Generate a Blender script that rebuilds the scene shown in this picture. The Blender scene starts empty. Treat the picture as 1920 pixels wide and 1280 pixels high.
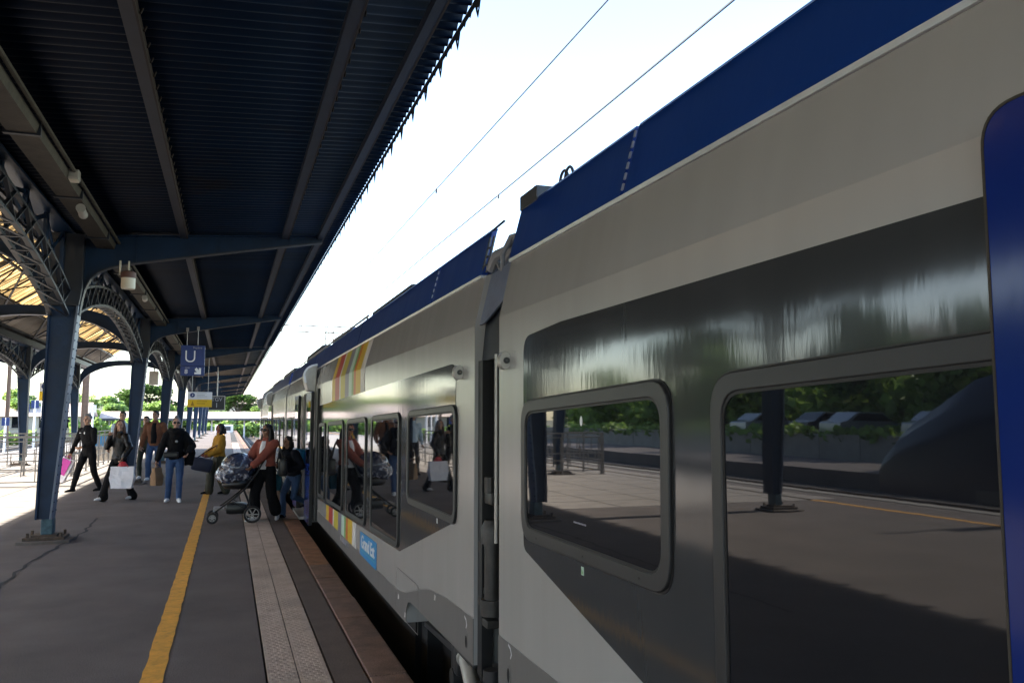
import bpy, bmesh, math, random
from mathutils import Vector, Matrix, noise
random.seed(7)
R = math.radians
PI = math.pi
scene = bpy.context.scene
COL = scene.collection

# ---------------------------------------------------------------- camera
cd = bpy.data.cameras.new('camera')
cam = bpy.data.objects.new('camera', cd); COL.objects.link(cam)
cd.sensor_width = 36.0; cd.lens = 29.06
cd.clip_start = 0.05; cd.clip_end = 3000
cam.location = (0, 0, 1.62)
cam.rotation_euler = (R(90 + 5.344), 0, R(-18.867))
scene.camera = cam
# ---------------------------------------------------------------- light
SUN_EL = 31.0
world = bpy.data.worlds.new('World'); scene.world = world
world.use_nodes = True
wn = world.node_tree.nodes; wl = world.node_tree.links
bgn = wn['Background']
sky = wn.new('ShaderNodeTexSky'); sky.sky_type = 'NISHITA'; sky.sun_disc = False
sky.sun_elevation = R(SUN_EL); sky.sun_rotation = R(-88)
sky.air_density = 1.0; sky.dust_density = 0.9; sky.ozone_density = 1.0
wl.new(sky.outputs['Color'], bgn.inputs['Color'])
bgn.inputs['Strength'].default_value = 0.15
sl = bpy.data.lights.new('sun', 'SUN'); sl.energy = 5.0; sl.angle = R(0.6); sl.color = (1.0, 0.93, 0.82)
sun = bpy.data.objects.new('sun', sl); COL.objects.link(sun)
tv = Vector((math.cos(R(SUN_EL)), -0.03, -math.sin(R(SUN_EL))))
sun.rotation_euler = tv.to_track_quat('-Z', 'Y').to_euler()
scene.view_settings.view_transform = 'Standard'
scene.view_settings.look = 'None'
scene.view_settings.exposure = 2.4
scene.view_settings.gamma = 1.0

# ---------------------------------------------------------------- materials
def newmat(name):
    m = bpy.data.materials.new(name); m.use_nodes = True
    return m, m.node_tree.nodes, m.node_tree.links, m.node_tree.nodes['Principled BSDF']
def mat(name, col, rough=0.6, metal=0.0, var=0.12, vscale=4.0, bump=0.0, bscale=40.0, spec=0.5, coat=0.0, mapscale=(1,1,1), rvar=0.0, grime=None, gscale=1.5, gamt=0.5, speck=0.0):
    m, n, l, b = newmat(name)
    geo = n.new('ShaderNodeNewGeometry')
    mp = n.new('ShaderNodeMapping'); mp.inputs['Scale'].default_value = mapscale
    l.new(geo.outputs['Position'], mp.inputs['Vector'])
    nz = n.new('ShaderNodeTexNoise'); nz.inputs['Scale'].default_value = vscale; nz.inputs['Detail'].default_value = 6
    nz.inputs['Roughness'].default_value = 0.62
    l.new(mp.outputs['Vector'], nz.inputs['Vector'])
    cr = n.new('ShaderNodeMapRange'); cr.inputs['From Min'].default_value = 0.3; cr.inputs['From Max'].default_value = 0.7
    cr.inputs['To Min'].default_value = 1 - var; cr.inputs['To Max'].default_value = 1 + var
    l.new(nz.outputs['Fac'], cr.inputs['Value'])
    mx = n.new('ShaderNodeVectorMath'); mx.operation = 'SCALE'
    mx.inputs[0].default_value = col[:3]
    l.new(cr.outputs['Result'], mx.inputs['Scale'])
    out = mx.outputs['Vector']
    if speck:
        n5 = n.new('ShaderNodeTexNoise'); n5.inputs['Scale'].default_value = 130; n5.inputs['Detail'].default_value = 2
        l.new(geo.outputs['Position'], n5.inputs['Vector'])
        r5 = n.new('ShaderNodeMapRange'); r5.inputs['From Min'].default_value = .3; r5.inputs['From Max'].default_value = .7; r5.inputs['To Min'].default_value = 1 - speck; r5.inputs['To Max'].default_value = 1 + speck
        l.new(n5.outputs['Fac'], r5.inputs['Value']); s5 = n.new('ShaderNodeVectorMath'); s5.operation = 'SCALE'; l.new(out, s5.inputs[0]); l.new(r5.outputs['Result'], s5.inputs['Scale']); out = s5.outputs['Vector']
    if grime:
        n2 = n.new('ShaderNodeTexNoise'); n2.inputs['Scale'].default_value = gscale; n2.inputs['Detail'].default_value = 8
        n2.inputs['Roughness'].default_value = 0.7
        l.new(mp.outputs['Vector'], n2.inputs['Vector'])
        r2 = n.new('ShaderNodeMapRange'); r2.inputs['From Min'].default_value = 0.52; r2.inputs['From Max'].default_value = 0.72
        r2.inputs['To Max'].default_value = gamt
        l.new(n2.outputs['Fac'], r2.inputs['Value'])
        mm = n.new('ShaderNodeMix'); mm.data_type = 'RGBA'
        l.new(r2.outputs['Result'], mm.inputs['Factor']); l.new(out, mm.inputs[6]); mm.inputs[7].default_value = (*grime, 1)
        out = mm.outputs[2]
    l.new(out, b.inputs['Base Color'])
    b.inputs['Roughness'].default_value = rough; b.inputs['Metallic'].default_value = metal
    b.inputs['Specular IOR Level'].default_value = spec
    b.inputs['Coat Weight'].default_value = coat; b.inputs['Coat Roughness'].default_value = 0.04
    if rvar:
        r3 = n.new('ShaderNodeMapRange'); r3.inputs['To Min'].default_value = max(0.02, rough - rvar); r3.inputs['To Max'].default_value = rough + rvar
        l.new(nz.outputs['Fac'], r3.inputs['Value']); l.new(r3.outputs['Result'], b.inputs['Roughness'])
    if bump:
        n3 = n.new('ShaderNodeTexNoise'); n3.inputs['Scale'].default_value = bscale; n3.inputs['Detail'].default_value = 4
        l.new(mp.outputs['Vector'], n3.inputs['Vector'])
        bp = n.new('ShaderNodeBump'); bp.inputs['Strength'].default_value = 1.0; bp.inputs['Distance'].default_value = bump
        l.new(n3.outputs['Fac'], bp.inputs['Height']); l.new(bp.outputs['Normal'], b.inputs['Normal'])
    return m
def hexc(h):
    v = [int(h[i:i+2], 16) / 255 for i in (0, 2, 4)]
    return tuple(x / 12.92 if x <= 0.04045 else ((x + 0.055) / 1.055) ** 2.4 for x in v)

def glossy_wavy(name, col, rough, ior, amp, scale=(1, 9, 1.3), spec=0.5, coat=0.0):
    """painted or glazed train side: smooth with a slight vertical waviness"""
    m, n, l, b = newmat(name)
    geo = n.new('ShaderNodeNewGeometry')
    mp = n.new('ShaderNodeMapping'); mp.inputs['Scale'].default_value = scale
    l.new(geo.outputs['Position'], mp.inputs['Vector'])
    nz = n.new('ShaderNodeTexNoise'); nz.inputs['Scale'].default_value = 2.2; nz.inputs['Detail'].default_value = 3
    l.new(mp.outputs['Vector'], nz.inputs['Vector'])
    bp = n.new('ShaderNodeBump'); bp.inputs['Distance'].default_value = amp; bp.inputs['Strength'].default_value = 1
    l.new(nz.outputs['Fac'], bp.inputs['Height']); l.new(bp.outputs['Normal'], b.inputs['Normal'])
    l.new(bp.outputs['Normal'], b.inputs['Coat Normal'])
    n2 = n.new('ShaderNodeTexNoise'); n2.inputs['Scale'].default_value = 2.0; n2.inputs['Detail'].default_value = 2
    mpb = n.new('ShaderNodeMapping'); mpb.inputs['Scale'].default_value = (1, 3.5, .45); l.new(geo.outputs['Position'], mpb.inputs['Vector']); l.new(mpb.outputs['Vector'], n2.inputs['Vector'])
    cr = n.new('ShaderNodeMapRange'); cr.inputs['From Min'].default_value = 0.3; cr.inputs['From Max'].default_value = 0.7
    cr.inputs['To Min'].default_value = 0.97; cr.inputs['To Max'].default_value = 1.03
    l.new(n2.outputs['Fac'], cr.inputs['Value'])
    mx = n.new('ShaderNodeVectorMath'); mx.operation = 'SCALE'; mx.inputs[0].default_value = col
    l.new(cr.outputs['Result'], mx.inputs['Scale']); l.new(mx.outputs['Vector'], b.inputs['Base Color'])
    r3 = n.new('ShaderNodeMapRange'); r3.inputs['To Min'].default_value = rough * 0.85; r3.inputs['To Max'].default_value = rough * 1.2
    l.new(n2.outputs['Fac'], r3.inputs['Value']); l.new(r3.outputs['Result'], b.inputs['Roughness'])
    b.inputs['IOR'].default_value = ior; b.inputs['Specular IOR Level'].default_value = spec
    b.inputs['Coat Weight'].default_value = coat; b.inputs['Coat Roughness'].default_value = rough
    return m

M = {}
M['asphalt'] = mat('asphalt', (0.122, 0.101, 0.092), 0.85, var=0.22, vscale=1.1, bump=0.004, bscale=160, grime=(0.15, 0.132, 0.122), gscale=0.7, gamt=0.5, speck=0.5)
M['asphalt_brown'] = mat('asphalt_brown', (0.12, 0.09, 0.076), 0.85, var=0.2, vscale=3, bump=0.004, bscale=170, speck=.5)
M['kerb'] = mat('kerb_stone', (0.20, 0.125, 0.095), 0.75, var=0.3, vscale=5, bump=0.004, bscale=90, grime=(0.07, 0.055, 0.05), gscale=2.2, gamt=0.8, speck=.45)
M['kerb2'] = mat('kerb_stone_orange', (0.26, 0.13, 0.07), 0.75, var=0.3, vscale=6, bump=0.004, bscale=90, grime=(0.08, 0.06, 0.05), gscale=2.2, gamt=0.7)
M['paving'] = mat('pale_paving', (0.30, 0.27, 0.245), 0.8, var=0.15, vscale=3, bump=0.004, bscale=90)
M['tactile'] = mat('tactile_strip', (0.48, 0.385, 0.315), 0.9, var=0.22, vscale=6, bump=0.001, bscale=120, grime=(0.09, 0.08, 0.07), gscale=1.5, gamt=0.6)
M['yellow_line'] = mat('yellow_paint', (0.80, 0.40, 0.05), 0.7, var=0.16, vscale=9, bump=0.002, bscale=160, grime=(0.12, 0.095, 0.06), gscale=14, gamt=0.45)
M['crack'] = mat('crack_filler', (0.025, 0.023, 0.022), 0.9)
M['sleeper'] = mat('oily_sleeper', (0.06, 0.05, 0.042), 0.9, var=.3, vscale=5)
M['ballast'] = mat('ballast', (0.06, 0.05, 0.042), 0.95, var=0.5, vscale=22, bump=0.04, bscale=22)
M['earth'] = mat('ground', (0.16, 0.15, 0.10), 0.95, var=0.3, vscale=0.6, grime=(0.07, 0.11, 0.03), gscale=0.25, gamt=0.9)
M['rail'] = mat('rail_steel', (0.16, 0.11, 0.08), 0.45, 0.7)
M['pad'] = mat('dirty_pad', (0.13, 0.11, 0.095), 0.9, var=.3, vscale=6, bump=.004)
M['concrete'] = mat('concrete', (0.30, 0.285, 0.26), 0.85, var=0.18, vscale=1.5, bump=0.003, bscale=60)
M['blue_steel'] = mat('blue_painted_steel', (0.004, 0.022, 0.060), 0.42, var=0.25, vscale=3, bump=0.002, bscale=30, grime=(0.02, 0.024, 0.03), gscale=2.5, gamt=0.4, spec=0.3)
M['blue_light'] = mat('lightened_blue_flange', (0.13, 0.16, 0.22), 0.45, var=0.2, vscale=3, grime=(0.06, 0.05, 0.05), gscale=5, gamt=0.5)  # sky light on the column flanks is put into this paler blue
M['dark_steel'] = mat('dark_blue_grey_steel', (0.011, 0.016, 0.027), 0.5, var=0.3, vscale=4, grime=(0.02, 0.018, 0.018), gscale=3, gamt=0.5)
M['purlin'] = mat('purlin_grey_paint', (0.016, 0.022, 0.036), 0.5, var=0.22, vscale=4, grime=(0.025, 0.02, 0.02), gscale=3, gamt=0.5)
M['rust_side'] = mat('rusty_edge', (0.024, 0.017, 0.016), 0.7, var=0.4, vscale=6)
M['duct'] = mat('dusty_cable_tray', (0.04, 0.034, 0.024), 0.7, var=0.35, vscale=7, bump=0.004, bscale=60)
M['fringe'] = mat('valance_paint', (0.016, 0.020, 0.028), 0.6)
M['tin_grey'] = mat('pale_tin_underside', (0.23, 0.21, 0.185), 0.6, var=0.2, vscale=2)
M['rust_plate'] = mat('rusty_base', (0.085, 0.06, 0.042), 0.8, var=0.4, vscale=14, bump=0.004)
M['teal_foot'] = mat('teal_foot', (0.05, 0.10, 0.12), 0.6, var=0.4, vscale=12)
M['off_white'] = mat('off_white_plastic', (0.62, 0.58, 0.47), 0.5)
M['brown_red'] = mat('brown_red_lid', (0.10, 0.045, 0.035), 0.6)
M['grey_galv'] = mat('galvanised', (0.32, 0.31, 0.30), 0.45, 0.5)
M['sign_blue'] = mat('sign_blue', (0.014, 0.035, 0.15), 0.4, var=0.05)
M['sign_white'] = mat('sign_white', (0.72, 0.72, 0.74), 0.4, var=0.04)
M['sign_yellow'] = mat('sign_yellow', (0.80, 0.50, 0.01), 0.4, var=0.05)
M['sign_dark'] = mat('sign_dark', (0.012, 0.014, 0.017), 0.4)
M['grey_text'] = mat('grey_print', (0.30, 0.30, 0.34), 0.5)
M['amber_text'] = mat('amber_print', (0.36, 0.20, 0.01), 0.5)
# train
M['cream'] = glossy_wavy('cream_grey_paint', (0.345, 0.340, 0.330), 0.24, 1.5, 0.0003, coat=0.35)
M['band'] = glossy_wavy('dark_grey_gloss_paint', (0.040, 0.043, 0.046), 0.085, 1.47, 0.00038, scale=(1, 10, 1.8), coat=0.12)
M['skirt'] = glossy_wavy('grey_skirt_paint', (0.15, 0.146, 0.142), 0.35, 1.45, 0.0005)
M['blue_roof'] = glossy_wavy('blue_fairing_paint', (0.004, 0.034, 0.20), 0.38, 1.4, 0.0006)
M['door_blue'] = glossy_wavy('blue_door_paint', (0.006, 0.022, 0.16), 0.12, 1.33, 0.0004, coat=0.0)
M['parked_blue'] = mat('parked_train_blue', (.008, .016, .05), .3)
M['glass'] = glossy_wavy('dark_mirror_glass', (0.009, 0.010, 0.013), 0.02, 1.5, 0.00006, scale=(1, 3, 2))
M['glass2'] = glossy_wavy('dark_mirror_glass_clear', (0.009, 0.010, 0.013), 0.018, 1.52, 0.00008, scale=(1, 3, 2))
M['rubber'] = mat('window_rubber', (0.026, 0.027, 0.029), 0.42, var=0.15, vscale=5)
M['black_rubber'] = mat('black_seal', (0.010, 0.010, 0.011), 0.5)
M['bright_trim'] = mat('bright_trim', (0.65, 0.66, 0.70), 0.3, 0.6)
M['lens'] = mat('camera_lens', (0.01, 0.01, 0.012), 0.05)
M['silver'] = mat('silver_housing', (0.42, 0.41, 0.38), 0.3, 0.25, var=0.2)
M['grey_blue_plate'] = mat('grey_blue_plate', (0.16, 0.19, 0.27), 0.45, var=0.18, vscale=6, bump=0.002)
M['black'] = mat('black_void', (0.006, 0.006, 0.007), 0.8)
M['roofgear'] = mat('dark_roof_gear', (0.05, 0.055, 0.065), 0.6)
for k, c in dict(s_yellow=(0.62, 0.42, 0.03), s_red=(0.42, 0.035, 0.03), s_white=(0.62, 0.60, 0.58), s_olive=(0.50, 0.42, 0.03), s_grey=(0.20, 0.19, 0.24), s_green=(0.17, 0.38, 0.14), s_mint=(0.46, 0.60, 0.50), s_orange=(0.55, 0.13, 0.02), ge_blue=(0.02, 0.23, 0.52), ge_teal=(0.08, 0.32, 0.45)).items():
    M[k] = mat(k.replace('s_', 'stripe_'), c, 0.4, var=0.05, spec=0.25)

def corrugated(name, col, pitch=0.13, rust=(0.05, 0.03, 0.022), rough=0.6, axis='Y', translucent=False, depth=0.02):
    m, n, l, b = newmat(name)
    geo = n.new('ShaderNodeNewGeometry'); sx = n.new('ShaderNodeSeparateXYZ')
    l.new(geo.outputs['Position'], sx.inputs[0])
    nz = n.new('ShaderNodeTexNoise'); nz.inputs['Scale'].default_value = 1.3; nz.inputs['Detail'].default_value = 9; nz.inputs['Roughness'].default_value = 0.7
    l.new(geo.outputs['Position'], nz.inputs['Vector'])
    mr = n.new('ShaderNodeMapRange'); mr.inputs['From Min'].default_value = 0.54; mr.inputs['From Max'].default_value = 0.74; mr.inputs['To Max'].default_value = 0.75
    l.new(nz.outputs['Fac'], mr.inputs['Value'])
    mm = n.new('ShaderNodeMix'); mm.data_type = 'RGBA'; mm.inputs[6].default_value = (*col, 1); mm.inputs[7].default_value = (*rust, 1)
    l.new(mr.outputs['Result'], mm.inputs['Factor'])
    # random tone per sheet
    dv = n.new('ShaderNodeMath'); dv.operation = 'DIVIDE'; dv.inputs[1].default_value = pitch * 6
    l.new(sx.outputs[axis], dv.inputs[0])
    fl = n.new('ShaderNodeMath'); fl.operation = 'FLOOR'; l.new(dv.outputs[0], fl.inputs[0])
    wnz = n.new('ShaderNodeTexWhiteNoise'); wnz.noise_dimensions = '1D'; l.new(fl.outputs[0], wnz.inputs['W'])
    r2 = n.new('ShaderNodeMapRange'); r2.inputs['To Min'].default_value = 0.78; r2.inputs['To Max'].default_value = 1.2
    l.new(wnz.outputs['Value'], r2.inputs['Value'])
    sc = n.new('ShaderNodeVectorMath'); sc.operation = 'SCALE'; l.new(mm.outputs[2], sc.inputs[0]); l.new(r2.outputs['Result'], sc.inputs['Scale'])
    l.new(sc.outputs['Vector'], b.inputs['Base Color']); b.inputs['Roughness'].default_value = rough; b.inputs['Specular IOR Level'].default_value = .15
    if translucent:
        st = n.new('ShaderNodeTexNoise'); st.noise_dimensions = '2D'; st.inputs['Scale'].default_value = 1.0; st.inputs['Detail'].default_value = 4
        mp2 = n.new('ShaderNodeMapping'); mp2.inputs['Scale'].default_value = (0.5, 9.0, 0.0); l.new(geo.outputs['Position'], mp2.inputs['Vector']); l.new(mp2.outputs['Vector'], st.inputs['Vector'])
        r5 = n.new('ShaderNodeMapRange'); r5.inputs['From Min'].default_value = .38; r5.inputs['From Max'].default_value = .60; r5.inputs['To Min'].default_value = .28; r5.inputs['To Max'].default_value = 1.25
        l.new(st.outputs['Fac'], r5.inputs['Value']); s5 = n.new('ShaderNodeVectorMath'); s5.operation = 'SCALE'; l.new(sc.outputs['Vector'], s5.inputs[0]); l.new(r5.outputs['Result'], s5.inputs['Scale']); sc = s5
        l.new(sc.outputs['Vector'], b.inputs['Base Color'])
        tr = n.new('ShaderNodeBsdfTranslucent'); l.new(sc.outputs['Vector'], tr.inputs['Color'])
        ms = n.new('ShaderNodeMixShader'); ms.inputs[0].default_value = 0.75
        l.new(b.outputs[0], ms.inputs[1]); l.new(tr.outputs[0], ms.inputs[2])
        l.new(ms.outputs[0], n['Material Output'].inputs['Surface'])
    return m
M['corr'] = corrugated('dark_blue_corrugated', (0.0022, 0.0100, 0.027), rust=(.012,.010,.012))
M['corr_brown'] = corrugated('warm_lit_corrugated', (0.060, 0.054, 0.046), rust=(.05,.03,.02))  # grey sheets; warm light on the far underside is put into the colour
M['corr_grey'] = corrugated('grey_corrugated', (0.20, 0.185, 0.165))
M['corr_yellow'] = corrugated('yellow_translucent_sheet', (0.60, 0.49, 0.32), translucent=True, rust=(0.22, 0.14, 0.06))

# ---------------------------------------------------------------- mesh helpers
class MB:
    def __init__(s): s.v = []; s.f = []
    def add(s, vs, fs):
        o = len(s.v); s.v += [tuple(v) for v in vs]; s.f += [tuple(i + o for i in f) for f in fs]; return s
    def box(s, x0, x1, y0, y1, z0, z1):
        vs = [(x, y, z) for x in (x0, x1) for y in (y0, y1) for z in (z0, z1)]
        return s.add(vs, [(0, 1, 3, 2), (4, 6, 7, 5), (0, 4, 5, 1), (2, 3, 7, 6), (0, 2, 6, 4), (1, 5, 7, 3)])
    def bbox(s, x0, x1, y0, y1, z0, z1, r=0.01):
        """box with bevelled edges"""
        bm = bmesh.new(); bmesh.ops.create_cube(bm, size=1)
        for v in bm.verts: v.co = Vector(((x0 + x1) / 2 + v.co.x * (x1 - x0), (y0 + y1) / 2 + v.co.y * (y1 - y0), (z0 + z1) / 2 + v.co.z * (z1 - z0)))
        bmesh.ops.bevel(bm, geom=bm.edges[:], offset=r, segments=2, profile=0.6, affect='EDGES')
        bm.verts.index_update(); s.add([v.co[:] for v in bm.verts], [[v.index for v in f.verts] for f in bm.faces]); bm.free(); return s
    def beam(s, a, b, w, h, up=(0, 0, 1)):
        a = Vector(a); b = Vector(b); d = (b - a).normalized(); up = Vector(up)
        if abs(d.dot(up)) > 0.98: up = Vector((1, 0, 0))
        sd = d.cross(up).normalized(); u = sd.cross(d)
        vs = [p + sd * w / 2 * i + u * h / 2 * j for p in (a, b) for i, j in ((-1, -1), (1, -1), (1, 1), (-1, 1))]
        return s.add(vs, [(0, 3, 2, 1), (4, 5, 6, 7), (0, 1, 5, 4), (1, 2, 6, 5), (2, 3, 7, 6), (3, 0, 4, 7)])
    def tube(s, pts, r, n=8, closed=False):
        pts = [Vector(p) for p in pts]; N = len(pts)
        rs = r if isinstance(r, (list, tuple)) else [r] * N
        up = None; o = len(s.v); vs = []; fs = []
        for i, p in enumerate(pts):
            if closed: t = (pts[(i + 1) % N] - pts[i - 1]).normalized()
            elif i == 0: t = (pts[1] - pts[0]).normalized()
            elif i == N - 1: t = (pts[-1] - pts[-2]).normalized()
            else: t = (pts[i + 1] - pts[i - 1]).normalized()
            if up is None: up = t.orthogonal().normalized()
            up = (up - t * up.dot(t)).normalized(); sd = t.cross(up)
            vs += [p + (up * math.cos(2 * PI * k / n) + sd * math.sin(2 * PI * k / n)) * rs[i] for k in range(n)]
        for i in range(N if closed else N - 1):
            j = (i + 1) % N
            for k in range(n):
                k2 = (k + 1) % n; fs.append((i * n + k, i * n + k2, j * n + k2, j * n + k))
        if not closed:
            fs.append(tuple(range(n))[::-1]); fs.append(tuple((N - 1) * n + k for k in range(n)))
        return s.add(vs, fs)
    def cyl(s, a, b, r, n=16, r2=None): return s.tube([a, b], [r, r if r2 is None else r2], n)
    def prism(s, poly, axis, a, b):
        """poly: 2D points in the other two axes (order x,y,z with axis removed)"""
        def mk(p, t):
            return {'x': (t, p[0], p[1]), 'y': (p[0], t, p[1]), 'z': (p[0], p[1], t)}[axis]
        n = len(poly); vs = [mk(p, a) for p in poly] + [mk(p, b) for p in poly]
        fs = [tuple(range(n))[::-1], tuple(range(n, 2 * n))] + [(i, (i + 1) % n, n + (i + 1) % n, n + i) for i in range(n)]
        return s.add(vs, fs)
    def ring(s, outer, inner, axis, a, b):
        def mk(p, t):
            return {'x': (t, p[0], p[1]), 'y': (p[0], t, p[1]), 'z': (p[0], p[1], t)}[axis]
        n = len(outer)
        vs = [mk(p, a) for p in outer] + [mk(p, a) for p in inner] + [mk(p, b) for p in outer] + [mk(p, b) for p in inner]
        fs = []
        for i in range(n):
            j = (i + 1) % n
            fs += [(i, j, n + j, n + i), (2 * n + i, 3 * n + i, 3 * n + j, 2 * n + j), (i, 2 * n + i, 2 * n + j, j), (n + i, n + j, 3 * n + j, 3 * n + i)]
        return s.add(vs, fs)
    def ball(s, c, rx, ry=None, rz=None, nu=12, nv=8):
        ry = rx if ry is None else ry; rz = rx if rz is None else rz
        vs = [(c[0], c[1], c[2] - rz)]; fs = []
        for j in range(1, nv):
            t = -PI / 2 + PI * j / nv
            for i in range(nu): vs.append((c[0] + rx * math.cos(t) * math.cos(2 * PI * i / nu), c[1] + ry * math.cos(t) * math.sin(2 * PI * i / nu), c[2] + rz * math.sin(t)))
        vs.append((c[0], c[1], c[2] + rz)); L = len(vs) - 1
        for i in range(nu):
            k = (i + 1) % nu
            fs.append((0, 1 + k, 1 + i)); fs.append((L, 1 + (nv - 2) * nu + i, 1 + (nv - 2) * nu + k))
            for j in range(nv - 2): fs.append((1 + j * nu + i, 1 + j * nu + k, 1 + (j + 1) * nu + k, 1 + (j + 1) * nu + i))
        return s.add(vs, fs)
    def loft(s, rings):
        """rings: list of (centre, rx, ry) horizontal ellipses -> closed"""
        n = 16; vs = []; fs = []
        for c, rx, ry in rings:
            vs += [(c[0] + rx * math.cos(2 * PI * k / n), c[1] + ry * math.sin(2 * PI * k / n), c[2]) for k in range(n)]
        for i in range(len(rings) - 1):
            for k in range(n):
                k2 = (k + 1) % n; fs.append((i * n + k, i * n + k2, (i + 1) * n + k2, (i + 1) * n + k))
        fs.append(tuple(range(n))[::-1]); fs.append(tuple((len(rings) - 1) * n + k for k in range(n)))
        return s.add(vs, fs)
    def build(s, name, m, parent=None, smooth=False, local=False):
        me = bpy.data.meshes.new(name); me.from_pydata(s.v, [], s.f)
        bm = bmesh.new(); bm.from_mesh(me); bmesh.ops.recalc_face_normals(bm, faces=bm.faces[:]); bm.to_mesh(me); bm.free()
        if m: me.materials.append(m)
        o = bpy.data.objects.new(name, me); COL.objects.link(o)
        if smooth:
            for p in me.polygons: p.use_smooth = True
            if smooth == 'auto':
                try: me.set_sharp_from_angle(angle=R(35))
                except Exception: pass
        if parent is not None:
            o.parent = parent
            if not local:
                off = Vector(parent.get('_w', (0, 0, 0)))
                me.transform(Matrix.Translation(-off))
        o['_w'] = list(parent.get('_w', (0, 0, 0))) if parent is not None and not local else [0, 0, 0]
        return o
def empty(name, loc=(0, 0, 0), rz=0):
    o = bpy.data.objects.new(name, None); COL.objects.link(o); o.location = loc; o.rotation_euler = (0, 0, rz)
    o['_w'] = list(loc); o.empty_display_size = 0.2
    return o
def tag(o, label=None, cat=None, group=None, kind=None):
    if label: o['label'] = label
    if cat: o['category'] = cat
    if group: o['group'] = group
    if kind: o['kind'] = kind
    return o
def copy_tree(o, parent=None):
    c = o.copy(); COL.objects.link(c)
    if parent is not None: c.parent = parent
    for ch in list(o.children): copy_tree(ch, c)
    return c
def round_poly(pts, r, seg=6):
    out = []; n = len(pts)
    rs = r if isinstance(r, (list, tuple)) else [r] * n
    for i, p in enumerate(pts):
        p = Vector(p); a = Vector(pts[i - 1]) - p; b = Vector(pts[(i + 1) % n]) - p
        rr = rs[i]
        if rr <= 0: out.append(tuple(p)); continue
        ang = a.angle(b); t = min(rr / math.tan(ang / 2), a.length * .49, b.length * .49)
        p0 = p + a.normalized() * t; p1 = p + b.normalized() * t
        for k in range(seg + 1):
            u = k / seg
            q = p0 * (1 - u) ** 2 + p * 2 * u * (1 - u) + p1 * u * u
            # blend towards a true arc
            out.append(tuple(q))
    return out
def inset(pts, d):
    n = len(pts); out = []
    area = sum(pts[i][0] * pts[(i + 1) % n][1] - pts[(i + 1) % n][0] * pts[i][1] for i in range(n))
    sg = 1 if area > 0 else -1
    for i in range(n):
        p = Vector(pts[i]); a = (p - Vector(pts[i - 1])).normalized(); b = (Vector(pts[(i + 1) % n]) - p).normalized()
        na = Vector((-a.y, a.x)) * sg; nb = Vector((-b.y, b.x)) * sg
        bis = (na + nb).normalized(); k = d / max(0.3, bis.dot(na))
        out.append(tuple(p + bis * k))
    return out
def text_mesh(name, body, size, m, parent, loc, facing, align='CENTER', extr=0.0015, bold=0.0, sx=1.0):
    """facing '-x' : readable when looking towards +x (train side); '-y': readable when looking towards +y"""
    cu = bpy.data.curves.new(name, 'FONT'); cu.body = body; cu.size = size; cu.align_x = align; cu.align_y = 'CENTER'; cu.extrude = extr; cu.offset = bold
    t = bpy.data.objects.new(name + '_curve', cu)
    COL.objects.link(t); dg = bpy.context.evaluated_depsgraph_get(); dg.update()
    me = bpy.data.meshes.new_from_object(t.evaluated_get(dg)); bpy.data.objects.remove(t)
    me.name = name; me.materials.clear(); me.materials.append(m)
    rot = Matrix(((1, 0, 0), (0, 0, -1), (0, 1, 0))).to_4x4()    # x->x, y->z, z->-y : faces -y
    if facing == '-x':
        rot = Matrix(((0, 0, -1), (-1, 0, 0), (0, 1, 0))).to_4x4()
    me.transform(Matrix.Diagonal((sx, 1, 1, 1))); me.transform(Matrix.Translation(Vector(loc)) @ rot)
    o = bpy.data.objects.new(name, me); COL.objects.link(o); o.parent = parent
    me.transform(Matrix.Translation(-Vector(parent.get('_w', (0, 0, 0)))))
    return o

# ================================================================ GROUND / PLATFORM
RAILZ = -0.75
g = MB().prism([(-900, -300), (900, -300), (900, 1500), (-900, 1500)], 'z', -1.6, -1.05).build('ground', M['earth']); tag(g, kind='structure')
# ballast beds
b = MB().box(1.15, 12, -40, 260, -1.04, -0.95)
tag(b.build('track_bed', M['ballast']), kind='structure')
tag(MB().box(-19.5, -10.12, -40, 260, -1.04, -0.95).build('track_bed', M['ballast']), kind='structure')
PX0, PX1 = -10.1, 1.13
mb = MB().box(PX0 + 0.3, 0.27, -30, 150, -1.0, 0.0)
tag(mb.build('platform', M['asphalt']), kind='structure')
# side strip between tactile and kerb, kerb stones, tactile strip
tag(MB().box(0.675, 0.875, -30, 150, -1.0, 0.001).build('platform_strip', M['asphalt_brown']), kind='structure')
tag(MB().box(0.285, 0.66, -30, 150, -1.0, -0.012).build('tactile_bedding', M['crack']), kind='structure')
rr = random.Random(3)
k1 = MB(); k2 = MB(); y = -10.0
while y < 150:
    L = rr.choice([0.8, 1.0, 1.0, 1.6])
    (k2 if rr.random() < 0.3 else k1).bbox(0.89, PX1 + rr.uniform(-.006, .006), y, y + L - 0.012, -0.30, 0.006 + rr.uniform(-.003, .004), 0.012)
    y += L
tag(k1.build('kerb', M['kerb']), kind='structure'); tag(k2.build('kerb', M['kerb2']), kind='structure')
tag(MB().box(0.895, 1.10, -30, 150, -1.0, -0.28).build('platform_wall', M['concrete']), kind='structure')
k1 = MB(); y = -10.0
while y < 150:
    k1.bbox(PX0 - 0.05, PX0 + 0.28, y, y + 0.985, -1.0, 0.012, 0.012); y += 1.0
tag(k1.build('kerb', M['concrete']), kind='structure')
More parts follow.
